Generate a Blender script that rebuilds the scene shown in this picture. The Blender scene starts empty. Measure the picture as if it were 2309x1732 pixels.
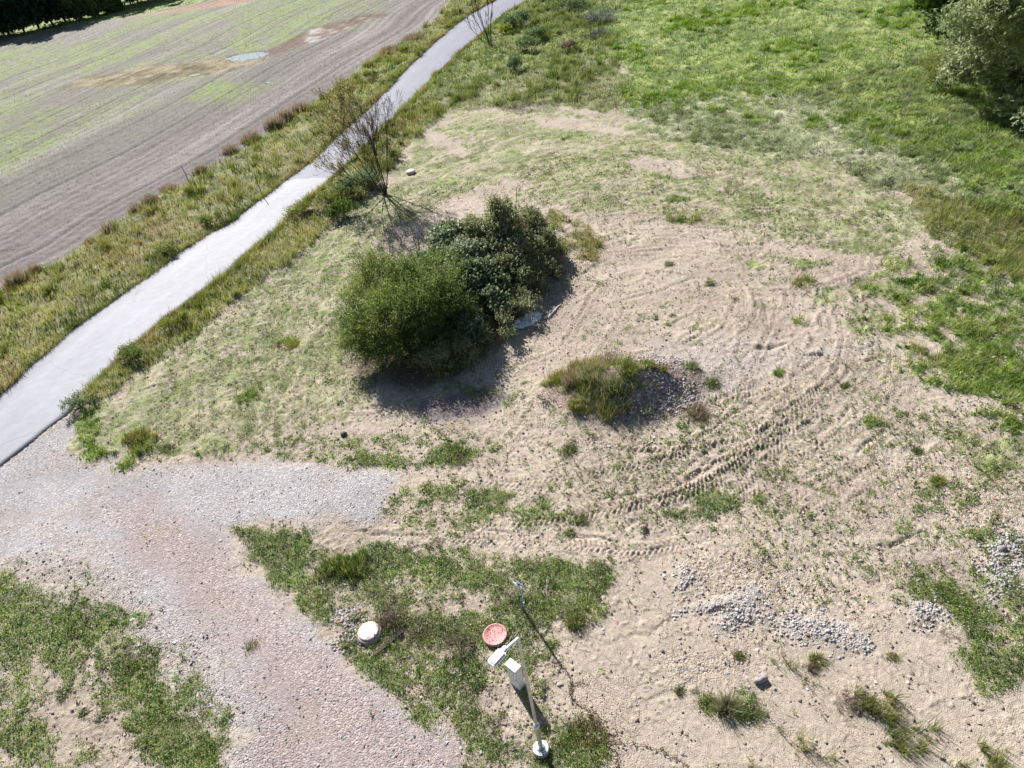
import bpy, math
import numpy as np

# ------------------------------------------------------------------ camera
IW, IH, F, CH = 2309.0, 1732.0, 1618.0, 18.5
_v = np.array([1535 - IW / 2, 2870 - IH / 2])
ROLL = math.atan2(_v[0], _v[1]); TH = math.atan2(F, float(np.hypot(*_v)))
FW = np.array([0, math.cos(TH), -math.sin(TH)]); R0 = np.array([1., 0, 0]); U0 = np.cross(R0, FW)
RX = math.cos(ROLL) * R0 - math.sin(ROLL) * U0
DN = -math.sin(ROLL) * R0 - math.cos(ROLL) * U0

S = bpy.context.scene
cam_d = bpy.data.cameras.new('camera'); cam = bpy.data.objects.new('camera', cam_d)
S.collection.objects.link(cam)
cam_d.sensor_width = 36; cam_d.lens = F / IW * 36; cam_d.clip_start = 0.5; cam_d.clip_end = 8000
from mathutils import Matrix, Vector
cam.matrix_world = Matrix(((RX[0], -DN[0], -FW[0], 0), (RX[1], -DN[1], -FW[1], 0), (RX[2], -DN[2], -FW[2], CH), (0, 0, 0, 1)))
S.camera = cam

# ------------------------------------------------------------------ world, sun, exposure
SUN_AZ, SUN_EL = math.radians(338), math.radians(35)
w = bpy.data.worlds.new('World'); S.world = w; w.use_nodes = True
nt = w.node_tree; nt.nodes.clear()
sky = nt.nodes.new('ShaderNodeTexSky'); sky.sky_type = 'NISHITA'; sky.sun_disc = False
sky.sun_elevation = SUN_EL; sky.sun_rotation = SUN_AZ; sky.air_density = 1.0; sky.dust_density = 0.6
bg = nt.nodes.new('ShaderNodeBackground'); bg.inputs[1].default_value = 0.05
wo = nt.nodes.new('ShaderNodeOutputWorld'); nt.links.new(sky.outputs[0], bg.inputs[0]); nt.links.new(bg.outputs[0], wo.inputs[0])
sd_ = bpy.data.lights.new('sun', 'SUN'); sd_.energy = 5.0; sd_.angle = math.radians(0.5); sd_.color = (1, 0.975, 0.94)
sun = bpy.data.objects.new('sun', sd_); S.collection.objects.link(sun)
sdir = Vector((math.sin(SUN_AZ) * math.cos(SUN_EL), math.cos(SUN_AZ) * math.cos(SUN_EL), math.sin(SUN_EL)))
sun.rotation_euler = sdir.to_track_quat('Z', 'Y').to_euler(); sun.location = (0, 0, 60)
S.view_settings.view_transform = 'Standard'; S.view_settings.look = 'None'
S.view_settings.exposure = 0.96; S.view_settings.gamma = 1

# ------------------------------------------------------------------ numeric helpers
rng = np.random.default_rng(7)
ALB = 0.60      # photo brightness -> surface albedo

def lin(c):
    c = np.asarray(c, float) / 255.0
    return np.where(c <= 0.04045, c / 12.92, ((c + 0.055) / 1.055) ** 2.4)
def col(r, g, b, k=1.0): return lin((r, g, b)) * ALB * k

def ray(x, y):
    return FW + RX * (x - IW / 2) / F + DN * (y - IH / 2) / F
def g(x, y, z=0.0):
    d = ray(x, y); t = (z - CH) / d[2]
    return np.array([t * d[0], t * d[1], z])
def proj(P):
    q = P - np.array([0, 0, CH]); z = q @ FW
    z = np.where(np.abs(z) < 1e-3, 1e-3, z)
    return (q @ RX) / z * F + IW / 2, (q @ DN) / z * F + IH / 2, z

_T = np.random.default_rng(99).random((512, 512)).astype(np.float32)
def vn(x, y, seed=0):
    x = x + seed * 37.17; y = y + seed * 91.73
    xf = np.floor(x); yf = np.floor(y); u = (x - xf).astype(np.float32); v = (y - yf).astype(np.float32)
    i = xf.astype(np.int64) & 511; j = yf.astype(np.int64) & 511; i1 = (i + 1) & 511; j1 = (j + 1) & 511
    u = u * u * (3 - 2 * u); v = v * v * (3 - 2 * v)
    return (_T[i, j] * (1 - u) + _T[i1, j] * u) * (1 - v) + (_T[i, j1] * (1 - u) + _T[i1, j1] * u) * v
def fbm(x, y, scale, octs=4, seed=0, gain=0.55):
    s = 0; a = 1; t = 0; f = 1.0 / scale
    for k in range(octs):
        c, sn = math.cos(1.1 * k), math.sin(1.1 * k)
        s = s + a * vn((x * c - y * sn) * f, (x * sn + y * c) * f, seed + k * 3.3); t += a; a *= gain; f *= 2.03
    return s / t
def sstep(a, b, x):
    t = np.clip((x - a) / (b - a), 0, 1); return t * t * (3 - 2 * t)
def mix(a, b, m):
    return a + (b - a) * m[..., None]

def W2(pts): return np.array([g(*p)[:2] for p in pts])
def sdist(poly, x, y):
    """signed distance, positive inside (metres)"""
    d2 = np.full(x.shape, 1e12); ins = np.zeros(x.shape, bool); n = len(poly)
    for i in range(n):
        ax, ay = poly[i]; bx, by = poly[(i + 1) % n]
        ex, ey = bx - ax, by - ay; px, py = x - ax, y - ay
        t = np.clip((px * ex + py * ey) / (ex * ex + ey * ey + 1e-9), 0, 1)
        d2 = np.minimum(d2, (px - ex * t) ** 2 + (py - ey * t) ** 2)
        c = (ay > y) != (by > y)
        ins ^= c & (px < ex * (y - ay) / (ey if abs(ey) > 1e-9 else 1e-9))
    d = np.sqrt(d2); return np.where(ins, d, -d)
def pmask(poly, x, y, soft=0.4, nz=0.6, ns=1.5, seed=3):
    out = np.zeros(x.shape); m = soft + nz + 0.2
    lo = poly.min(0) - m; hi = poly.max(0) + m
    k = (x > lo[0]) & (x < hi[0]) & (y > lo[1]) & (y < hi[1])
    if k.any():
        xx, yy = x[k], y[k]
        d = sdist(poly, xx, yy) + nz * 2 * (fbm(xx, yy, ns, 4, seed) - 0.5)
        out[k] = sstep(-soft, soft, d)
    return out
def ell(cx, cy, rx, ry, rot=0, n=14):
    a = np.linspace(0, 2 * math.pi, n, endpoint=False); r = math.radians(rot)
    X = rx * np.cos(a); Y = ry * np.sin(a)
    return W2([(cx + X[i] * math.cos(r) - Y[i] * math.sin(r), cy + X[i] * math.sin(r) + Y[i] * math.cos(r)) for i in range(n)])

# ------------------------------------------------------------------ layout of the ground, traced then laid out in metres
ROAD_L = [(1172, -30), (1118, 0), (1057, 33), (996, 80), (938, 134), (896, 174), (853, 221), (822, 253), (783, 286), (750, 315), (705, 362), (655, 398), (593, 445), (550, 477), (514, 506), (463, 528), (423, 557), (392, 575), (362, 601), (318, 633), (268, 669), (217, 706), (170, 738), (137, 767), (105, 796), (65, 828), (47, 850), (0, 894), (-120, 1000), (-300, 1150)]
ROAD_R = [(1236, -30), (1184, 0), (1145, 22), (1104, 54), (1074, 83), (1040, 108), (1012, 137), (967, 177), (931, 217), (895, 250), (869, 278), (820, 330), (775, 370), (731, 409), (687, 448), (669, 463), (644, 488), (615, 521), (564, 557), (524, 593), (514, 608), (470, 640), (409, 687), (362, 724), (315, 771), (264, 818), (231, 847), (181, 897), (156, 930), (98, 973), (54, 1009), (0, 1049), (-80, 1110), (-250, 1260)]
ROAD_R = [(x_ + (9 if y_ < 700 else 3), y_ + (2 if y_ < 700 else 1)) for x_, y_ in ROAD_R]
FB = [(1120, -35), (1060, -18), (1010, 8), (996, 36), (924, 90), (858, 119), (800, 163), (680, 253), (615, 289), (524, 354), (423, 409), (307, 470), (231, 524), (137, 590), (61, 611), (0, 655), (-200, 790)]
FIELD = W2([(-200, 125), (0, 86), (155, 62), (268, 40), (362, 24), (470, 2), (640, -30), (760, -48)] + FB)
LVERGE = W2(FB + ROAD_L[::-1])
ROADP = W2(ROAD_L + ROAD_R[::-1])
RV_IN = [(170, 926), (217, 912), (260, 886), (307, 839), (362, 818), (398, 785), (452, 752), (506, 691), (564, 655), (615, 615), (687, 568), (750, 504), (772, 481), (840, 427), (895, 369), (924, 325), (967, 289), (1003, 253)]
RVERGE = W2(RV_IN + [(1003, 240), (967, 200), (990, 170)] + [p for p in ROAD_R if 177 <= p[1] < 935])
ROUGH = W2([p for p in ROAD_R if p[1] < 260] + [(925, 318), (967, 285), (1003, 250), (1076, 246), (1148, 241), (1220, 244), (1292, 244), (1365, 252), (1440, 220), (1410, 170), (1380, 110), (1370, 50), (1420, 10), (1500, -30)])
MEADOW = W2([(1500, -30), (1420, 10), (1370, 50), (1380, 110), (1410, 170), (1400, 240), (1509, 250), (1700, 280), (1900, 310), (2000, 345), (2200, 410), (2500, 440), (2700, 100), (2700, -60)])
PALE = W2([(1365, 240), (1500, 215), (1640, 200), (1760, 215), (1880, 190), (1960, 150), (2060, 120), (2140, 210), (2320, 300), (2450, 330), (2450, 560), (2309, 520), (2100, 465), (1979, 393), (1907, 376), (1798, 356), (1726, 347), (1599, 325), (1509, 300), (1365, 256)])
MOWN = W2([(1003, 253), (1076, 246), (1220, 242), (1365, 253), (1599, 325), (1798, 354), (1907, 376), (1979, 383), (2051, 430), (2106, 520), (2080, 570), (2020, 600), (1960, 560), (1850, 548), (1700, 530), (1600, 505), (1420, 480), (1290, 490), (1200, 480), (1130, 450), (1000, 470), (900, 520), (860, 560), (800, 600), (770, 700), (780, 800), (840, 880), (800, 940), (600, 985), (400, 1010), (250, 1045), (160, 1015), (165, 930)] + RV_IN[1:])
MOWN_LOW = W2([(170, 930), (260, 890), (506, 700), (750, 510), (860, 480), (900, 520), (800, 640), (780, 800), (860, 920), (700, 960), (400, 1010), (200, 1035), (160, 1010)])
RTALL = W2([(2051, 415), (2150, 440), (2400, 520), (2400, 660), (2200, 600), (2106, 540), (2070, 480)])
RLUSH = W2([(2060, 560), (2150, 555), (2420, 600), (2420, 900), (2250, 900), (2150, 860), (2080, 800), (2050, 720), (2000, 640)])
RLUSH2 = W2([(1980, 610), (2080, 560), (2420, 590), (2420, 980), (2230, 950), (2100, 880), (2000, 800), (1990, 700)])
SPARSE = W2([(1300, 1020), (1500, 940), (1650, 910), (1900, 870), (2200, 900), (2450, 950), (2450, 1280), (2100, 1330), (1900, 1290), (1750, 1260), (1550, 1190), (1400, 1160)])
ORANGE = W2([(1400, 1290), (1530, 1250), (1570, 1340), (1640, 1450), (1760, 1440), (1900, 1400), (2050, 1380), (2200, 1470), (2500, 1560), (2500, 1900), (1380, 1900), (1300, 1680), (1240, 1560), (1270, 1450), (1350, 1370)])
GRAVEL = W2([(-160, 1180), (0, 1052), (54, 1012), (98, 976), (156, 933), (162, 970), (150, 1015), (180, 1042), (280, 1058), (420, 1055), (560, 1040), (680, 1042), (780, 1055), (880, 1075), (900, 1110), (840, 1165), (740, 1170), (600, 1178), (510, 1190), (505, 1215), (560, 1290), (640, 1370), (740, 1440), (800, 1490), (900, 1600), (1000, 1680), (1060, 1732), (1150, 1860), (420, 1860), (520, 1732), (550, 1650), (500, 1540), (440, 1460), (380, 1400), (330, 1370), (250, 1290), (190, 1240), (100, 1245), (0, 1260), (-250, 1300)])
PINK = W2([(230, 1150), (330, 1130), (480, 1190), (560, 1290), (640, 1370), (740, 1440), (800, 1490), (900, 1600), (1000, 1680), (1060, 1732), (1150, 1860), (500, 1860), (560, 1732), (600, 1600), (560, 1500), (470, 1420), (380, 1330), (300, 1260)])
LITTER_SHADE = W2([(780, 800), (820, 700), (900, 660), (1000, 560), (1110, 500), (1230, 500), (1265, 570), (1190, 680), (1120, 760), (1030, 850), (930, 880), (830, 860)])
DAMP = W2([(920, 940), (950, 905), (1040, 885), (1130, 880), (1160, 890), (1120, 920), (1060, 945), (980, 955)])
SILT = W2([(1480, 800), (1600, 775), (1750, 785), (1980, 770), (2000, 790), (1860, 805), (1720, 850), (1650, 890), (1600, 900), (1560, 850)])
FIELDWEED = W2([(130, 200), (174, 174), (290, 160), (380, 145), (500, 128), (600, 112), (640, 112), (600, 135), (470, 168), (360, 188), (250, 200), (180, 202)])
FIELDMUD = W2([(560, 122), (615, 108), (720, 60), (830, 34), (900, 28), (840, 45), (740, 80), (640, 120), (590, 140)])
FIELDRED = W2([(262, 42), (362, 24), (470, 4), (640, -28), (700, -34), (560, 6), (400, 30), (300, 40)])
PUDDLE = W2([(508, 131), (530, 124), (560, 119), (590, 117), (611, 117), (603, 124), (580, 130), (550, 136), (520, 138)])
PUD2 = W2([(423, 169), (440, 166), (452, 164), (450, 169), (430, 172)])
PUD3 = W2([(596, 185), (606, 182), (611, 184), (603, 188)])

# vegetation patches: cx, cy, rx, ry, rot, kind, density     kinds: w weed, l lush, t tall dry, m mown, d dead stalks
BL = [
 (940, 1420, 90, 40, 20, 'd', .62), (1010, 1470, 70, 30, 60, 'd', .6), (860, 1350, 70, 30, 30, 'd', .55), (1130, 1350, 80, 26, 0, 'd', .5), (1100, 1590, 80, 40, 40, 'd', .55), (1290, 1660, 60, 40, 0, 'd', .6), (250, 1440, 90, 40, 20, 'd', .45), (1000, 1230, 120, 20, 0, 'd', .45),
 (700, 1290, 190, 80, 30, 'w', .5), (1080, 1330, 290, 100, 4, 'w', .55), (930, 1480, 200, 110, 35, 'w', .52), (1090, 1620, 170, 110, 30, 'w', .5), (150, 1430, 230, 90, 15, 'w', .55), (330, 1600, 180, 110, 40, 'w', .58), (50, 1620, 110, 130, 0, 'w', .5), (1050, 1150, 260, 60, 4, 'w', .38), (850, 1010, 330, 50, -3, 'w', .36),
 (610, 1215, 100, 30, 12, 'w', .95), (640, 1270, 90, 45, 35, 'w', .95), (700, 1340, 80, 40, 50, 'w', .8), (590, 1240, 60, 40, 40, 'w', .95),
 (780, 1290, 60, 35, 10, 'w', .75), (770, 1280, 62, 36, 5, 't', .75), (880, 1260, 130, 32, 0, 'w', .85), (1020, 1290, 130, 35, 5, 'w', .8),
 (1150, 1300, 90, 30, 5, 'w', .75), (1050, 1330, 140, 40, 0, 'w', .7), (1250, 1300, 110, 45, 8, 'w', .85), (1330, 1310, 60, 40, 20, 'w', .8),
 (1230, 1370, 120, 50, 0, 'w', .85), (1350, 1380, 45, 40, 0, 'w', .7), (1000, 1400, 150, 70, 0, 'w', .65), (880, 1380, 70, 60, 0, 'w', .55),
 (900, 1480, 130, 60, 30, 'w', .6), (870, 1530, 90, 45, 45, 'w', .9), (1000, 1560, 130, 60, 30, 'w', .6), (1020, 1520, 90, 50, 0, 'w', .75),
 (950, 1620, 70, 40, 45, 'w', .8), (1090, 1650, 120, 70, 30, 'w', .7), (1170, 1600, 80, 50, 0, 'w', .45), (1250, 1690, 110, 60, 0, 'w', .8),
 (1180, 1760, 160, 50, 0, 'w', .8), (1180, 1480, 90, 70, 60, 'w', .55), (1240, 1460, 60, 30, 60, 'w', .6), (760, 1460, 30, 25, 40, 'w', .6), (1150, 1520, 110, 90, 30, 'w', .38), (1330, 1600, 40, 50, 0, 'w', .3),
 (1080, 1110, 100, 22, 8, 'w', .85), (1150, 1150, 110, 22, 8, 'w', .75), (1010, 1110, 60, 25, 0, 'w', .7), (1060, 1170, 90, 15, 0, 'w', .6),
 (1160, 1195, 60, 14, 0, 'w', .6), (1280, 1200, 60, 16, 10, 'w', .45), (970, 1185, 80, 12, 4, 'w', .5), (830, 1185, 60, 10, 0, 'w', .45),
 (1020, 1020, 48, 20, 0, 'w', .9), (900, 1040, 100, 22, 0, 'w', .7), (800, 1035, 70, 20, 0, 'w', .75), (700, 1000, 100, 22, -5, 'w', .5),
 (850, 990, 150, 25, -5, 'w', .45), (600, 1040, 60, 15, -10, 'w', .4), (980, 980, 90, 18, 5, 'w', .45), (660, 990, 40, 16, 0, 'w', .7), (380, 1014, 22, 9, 0, 'w', .8),
 (210, 1010, 50, 22, 20, 'l', .8), (250, 1040, 60, 14, 8, 'l', .7), (200, 960, 30, 30, 20, 'l', .7), (310, 1000, 30, 26, -60, 't', .8),
 (20, 1330, 60, 35, 0, 'w', .9), (50, 1380, 90, 50, 0, 'w', .85), (110, 1420, 130, 55, 0, 'w', .95), (200, 1380, 100, 45, 0, 'w', .65),
 (280, 1400, 70, 40, 0, 'w', .6), (150, 1490, 110, 40, 20, 'w', .8), (260, 1500, 130, 45, 25, 'w', .6), (330, 1560, 110, 45, 40, 'w', .85),
 (380, 1640, 90, 60, 50, 'w', .95), (420, 1700, 110, 50, 20, 'w', .9), (380, 1470, 50, 25, 20, 'w', .45), (30, 1480, 60, 50, 0, 'w', .8),
 (30, 1600, 80, 70, 0, 'w', .6), (60, 1680, 90, 50, 40, 'w', .85), (110, 1640, 50, 50, 0, 'w', .7), (190, 1700, 50, 24, 0, 'w', .7), (60, 1750, 120, 40, 0, 'w', .6), (480, 1600, 60, 50, 40, 'w', .5), (150, 1562, 26, 14, 0, 'w', .9), (220, 1560, 60, 30, 20, 'w', .3),
 (210, 1300, 60, 20, 10, 'w', .3), (60, 1265, 60, 10, 0, 'w', .45), (560, 1450, 22, 14, 30, 'w', .6),
 (1610, 1130, 50, 20, 5, 'w', .95), (1710, 1130, 26, 12, 0, 'w', .95), (1660, 1120, 60, 14, 0, 'w', .5), (1560, 1160, 60, 20, 0, 'w', .5),
 (1540, 970, 90, 26, -10, 'w', .4), (1480, 1010, 90, 26, -10, 'w', .4), (1260, 1015, 18, 14, 0, 'w', .8), (1305, 1175, 14, 10, 0, 'w', .8),
 (1830, 1245, 24, 12, 30, 'w', .9), (1870, 1280, 24, 10, 30, 'w', .8), (1680, 1190, 40, 20, 0, 'w', .4),
 (1740, 640, 30, 8, 0, 'l', .6), (1810, 640, 22, 12, 0, 't', .9), (1830, 595, 40, 12, 0, 'm', .9), (1880, 670, 60, 16, -10, 'm', .8), (1540, 500, 34, 10, 5, 't', .8),
 (1700, 580, 90, 22, 5, 'm', .5), (1530, 452, 24, 8, 0, 'l', .8), (1500, 470, 40, 10, 0, 'm', .9),
 (1757, 840, 12, 7, 0, 'l', .9), (1596, 870, 18, 12, 20, 'w', .9), (1560, 845, 14, 10, 0, 'w', .8), (1798, 727, 12, 6, 0, 'l', .8), (1950, 950, 12, 8, 0, 'l', .9),
 (2060, 740, 60, 24, 10, 'l', .8), (2080, 790, 50, 14, 0, 'l', .7), (2100, 840, 70, 26, 0, 'l', .7), (2210, 850, 90, 50, 10, 'l', .9), (2290, 870, 60, 60, 0, 'l', .95), (2040, 820, 22, 10, 0, 'l', .7),
 (1990, 650, 80, 30, -10, 'm', .7), (1960, 720, 60, 40, 0, 'm', .55), (2000, 830, 100, 40, 10, 'm', .35),
 (2190, 1000, 70, 40, 30, 'm', .6), (2230, 1060, 60, 60, 40, 'm', .7), (2290, 1010, 60, 60, 0, 'm', .6), (2100, 1100, 100, 50, 20, 'w', .45),
 (2120, 1330, 80, 35, 20, 'w', .75), (2180, 1370, 70, 40, 30, 'w', .98), (2240, 1330, 80, 60, 0, 'w', .6), (2200, 1450, 40, 60, -40, 'w', .95), (2280, 1500, 60, 60, 30, 'w', .9), (2300, 1420, 50, 40, 0, 'w', .7), (2090, 1400, 60, 30, 20, 'd', .6),
 (1640, 1590, 26, 14, 20, 't', .45), (1600, 1585, 22, 12, 0, 'w', .6), (1690, 1598, 16, 12, 0, 'w', .8), (1960, 1600, 70, 30, 30, 't', .75), (2010, 1640, 80, 26, 40, 't', .65), (1780, 1650, 60, 22, 30, 't', .6), (1830, 1690, 50, 18, 30, 't', .55),
 (2130, 1700, 90, 28, 30, 't', .7), (2220, 1690, 50, 22, 45, 't', .7), (1960, 1670, 40, 20, 0, 't', .6), (1930, 1580, 30, 20, 50, 'd', .7), (2090, 1640, 20, 16, 0, 't', .7), (1660, 1730, 60, 20, 0, 't', .6),
 (1830, 1545, 30, 18, 30, 't', .4), (1900, 1480, 20, 12, 0, 't', .5), (1780, 1500, 40, 18, 10, 't', .3),
 (1850, 1080, 90, 30, 0, 'w', .35), (1950, 1060, 60, 20, 0, 'w', .35), (2060, 1200, 90, 24, 10, 'w', .5), (1760, 1060, 60, 20, 0, 'w', .4), (1980, 1270, 80, 22, 0, 'w', .5), (2200, 1200, 60, 30, 0, 'w', .6),
 (1080, 880, 100, 12, 5, 'm', .7), (1240, 870, 30, 10, 0, 'l', .6), (1150, 905, 30, 10, -45, 'w', .6), (660, 770, 16, 8, 0, 'l', .95), (570, 905, 50, 14, 0, 'l', .5), (760, 740, 60, 40, 30, 'm', .95),
 (1080, 410, 60, 16, 0, 'm', .8), (1180, 350, 90, 22, 10, 'm', .8), (1280, 310, 60, 8, 0, 'l', .5), (1460, 400, 80, 14, 10, 'l', .4), (1430, 440, 60, 10, 0, 'm', .9),
 (1480, 1180, 26, 8, 0, 't', .4), (1500, 1230, 30, 10, 0, 't', .35),
 (1320, 545, 50, 30, 60, 't', .8), (1250, 500, 30, 30, 60, 't', .7),
]
BARE = [ell(1020, 1340, 45, 16, 0), ell(980, 1365, 50, 14, -10), ell(170, 1620, 80, 50, 40), ell(160, 1560, 70, 40, 30), ell(250, 1660, 60, 50, 40), ell(1160, 1600, 45, 30, 20), ell(400, 1520, 30, 12, 0),
        ell(1000, 320, 60, 16, 30), ell(1300, 280, 110, 14, 4), ell(1340, 290, 100, 10, 4), ell(1080, 450, 120, 26, -20), ell(1500, 380, 80, 16, 10), ell(1150, 1640, 40, 26, 30)]
BPOLY = [(ell(*b[:5]), b[5], b[6]) for b in BL]
COBBLE = [ell(1545, 1300, 16, 26, 10), ell(1580, 1368, 46, 9, -4), ell(1640, 1396, 30, 18, -40), ell(1690, 1390, 36, 14, 0), ell(1810, 1412, 46, 22, 8), ell(1690, 1345, 26, 10, -40), ell(2270, 1260, 40, 60, 20), ell(2240, 1340, 14, 40, 10), ell(1900, 1430, 50, 16, 20), ell(2100, 1380, 46, 14, 10)]
PEBBLE = [ell(190, 1290, 280, 60, 18), ell(430, 1500, 70, 190, -38), ell(1900, 870, 120, 26, 5), ell(1330, 1000, 90, 40, 0), ell(1620, 1500, 120, 50, 0), ell(1300, 960, 90, 26, 0), ell(2200, 1100, 110, 90, 30), ell(1560, 850, 160, 36, 5), ell(820, 1140, 120, 40, 5), ell(780, 1390, 60, 40, 20), ell(1700, 1300, 200, 60, 10)]
HEAP = W2([(1225, 850), (1290, 820), (1370, 800), (1450, 810), (1530, 830), (1580, 860), (1580, 900), (1530, 935), (1440, 950), (1340, 955), (1260, 935), (1225, 890)])
HC = HEAP.mean(0)

# tracks of tractor tyres: polyline, width, depth, pitch
TR = [
 ([(1140, 989), (1177, 953), (1206, 906), (1216, 873)], .42, .055, .30),
 ([(1100, 850), (1133, 830), (1184, 812), (1213, 775), (1256, 656), (1290, 620), (1365, 577), (1437, 551)], .45, .045, .24),
 ([(1150, 840), (1177, 819), (1256, 794), (1278, 761), (1314, 710), (1336, 663), (1379, 627), (1473, 609), (1550, 616), (1581, 622), (1654, 615), (1762, 611), (1834, 597), (1878, 582), (1892, 554)], .45, .05, .22),
 ([(1300, 630), (1350, 595), (1437, 577), (1550, 587), (1640, 590)], .45, .035, .22),
 ([(1700, 660), (1806, 658), (1871, 644), (1925, 622), (1954, 600), (1950, 570)], .45, .045, .22),
 ([(1762, 695), (1740, 742), (1711, 796), (1693, 850), (1650, 930), (1560, 1010), (1450, 1070)], .42, .035, .22),
 ([(1820, 680), (1831, 752), (1809, 810), (1784, 857), (1777, 897), (1744, 948), (1654, 1056), (1540, 1110), (1400, 1150)], .48, .05, .22),
 ([(1889, 690), (1903, 774), (1892, 825), (1871, 857), (1816, 897), (1700, 990), (1620, 1050), (1560, 1080)], .48, .055, .22),
 ([(1000, 1150), (1112, 1178), (1220, 1172), (1329, 1152), (1437, 1132), (1527, 1120), (1610, 1085), (1700, 1030)], .62, .05, .24),
 ([(735, 1232), (800, 1205), (931, 1201), (1057, 1212), (1184, 1219), (1292, 1232), (1401, 1240), (1480, 1235), (1590, 1215)], .5, .04, .22),
 ([(1636, 499), (1700, 512), (1762, 522), (1840, 524)], .5, .06, .26), ([(1620, 525), (1700, 545), (1780, 552), (1870, 545), (1890, 550)], .5, .05, .26),
 ([(1500, 360), (1600, 372), (1700, 400), (1800, 440), (1900, 490)], .5, .05, .3), ([(1600, 430), (1700, 440), (1800, 470), (1900, 510)], .5, .045, .3),
 ([(1560, 345), (1700, 370), (1850, 410), (1960, 450)], .5, .04, .3), ([(1640, 470), (1740, 490), (1850, 520)], .5, .045, .3), ([(1380, 480), (1450, 500), (1560, 490), (1650, 500)], .5, .05, .26),
 ([(344, 915), (434, 876), (524, 835), (600, 790)], .55, .07, .34), ([(750, 945), (895, 925), (980, 915)], .55, .04, .26), ([(480, 900), (560, 860), (640, 810)], .5, .05, .34),
 ([(1260, 470), (1330, 440), (1420, 430), (1520, 440)], .5, .045, .3), ([(1800, 1000), (1700, 1080), (1600, 1180)], .45, .035, .24),
 ([(840, 1330), (870, 1300), (1000, 1290), (1200, 1300)], .4, .03, .24), ([(1420, 545), (1500, 530), (1600, 545), (1690, 560)], .4, .035, .24),
]
CRK = [
 ([(1690, 790), (1733, 789), (1798, 774), (1850, 767)], .10), ([(1640, 802), (1690, 795)], .06), ([(1889, 786), (1935, 783), (1980, 775)], .09), ([(1805, 805), (1850, 800), (1907, 829), (1993, 806)], .13),
 ([(1395, 775), (1440, 755), (1500, 740), (1550, 715)], .06), ([(1390, 690), (1420, 675), (1480, 665), (1540, 640), (1580, 625)], .06), ([(1310, 770), (1350, 740), (1400, 700)], .05), ([(1600, 690), (1660, 685), (1700, 700)], .04),
 ([(1270, 640), (1330, 610), (1420, 555), (1450, 530)], .09), ([(1400, 560), (1460, 535), (1500, 520)], .05), ([(1250, 520), (1330, 480), (1450, 440), (1560, 420)], .06), ([(1150, 470), (1250, 400), (1330, 370)], .06),
 ([(1890, 940), (1952, 896)], .08), ([(1930, 1030), (2000, 960), (2070, 930)], .07), ([(1960, 1250), (2060, 1205), (2150, 1160)], .06), ([(1850, 1265), (1950, 1240), (2060, 1215)], .05),
 ([(1050, 1193), (1250, 1205), (1430, 1215)], .06), ([(750, 1193), (931, 1201), (1012, 1215)], .05), ([(1350, 1455), (1420, 1430), (1490, 1415), (1560, 1350)], .05), ([(1545, 1370), (1600, 1372), (1660, 1355), (1700, 1325)], .10),
 ([(1300, 1370), (1400, 1400), (1450, 1380)], .03), ([(1450, 1590), (1560, 1540), (1620, 1500)], .03), ([(1620, 1040), (1500, 1110), (1400, 1160)], .06), ([(860, 560), (780, 640), (700, 700)], .05), ([(1550, 1080), (1640, 1020), (1750, 940), (1860, 860)], .06), ([(1500, 1040), (1600, 980), (1700, 900)], .05),
]
TR = [(W2(p), a * .92, b * (1.15 if 10 <= i_ <= 20 else .78), c * (.95 if 10 <= i_ <= 20 else .78)) for i_, (p, a, b, c) in enumerate(TR)]
def _off(P, d):
    e = np.gradient(P, axis=0); e /= np.hypot(e[:, 0], e[:, 1])[:, None]; return P + np.stack([-e[:, 1], e[:, 0]], 1) * d
_r = np.random.default_rng(77)
TR += [(_off(TR[i][0], d), .45, TR[i][2] * .7, TR[i][3]) for i, d in ((1, 1.7), (2, -1.8), (3, 1.7), (5, 1.8), (6, -1.7), (7, 1.8), (8, 1.8), (10, 1.7), (11, -1.7), (12, 1.8), (13, -1.8), (14, -1.7), (17, 1.8))]
for _i in range(46):
    a0 = _r.uniform(-2.0, 2.6); a1 = a0 + _r.uniform(.5, 1.6); aa = np.linspace(a0, a1, 12); ra = _r.uniform(3.5, 12); ex = _r.uniform(.7, 1.2)
    TR.append((np.stack([6.5 + _r.normal() * .8 + ra * np.sin(aa) * .8, 27 + _r.normal() + ra * np.cos(aa) * ex * .85], 1), .42, _r.uniform(.022, .042), _r.choice([.17, .2, .22])))
for _i in range(16):
    p0 = g(1360 + _i * 34 + _r.uniform(-12, 12), 1165 + _r.uniform(-30, 20))[:2]; p1 = g(1740 + _i * 32 + _r.uniform(-30, 30), 850 + _i * 6 + _r.uniform(-10, 50))[:2]
    mm_ = (p0 + p1) / 2 + _r.normal(size=2) * .5; TR.append((np.stack([p0, mm_, p1]), .40, _r.uniform(.012, .024), .18))
CRK = [(W2(p), d) for p, d in CRK]

def smooth_line(P, n=6):
    t = np.arange(len(P)); tt = np.linspace(0, len(P) - 1, (len(P) - 1) * n + 1)
    Q = np.stack([np.interp(tt, t, P[:, k]) for k in (0, 1)], 1)
    for _ in range(6):
        Q[1:-1] = (Q[:-2] + 2 * Q[1:-1] + Q[2:]) / 4
    return Q

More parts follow.
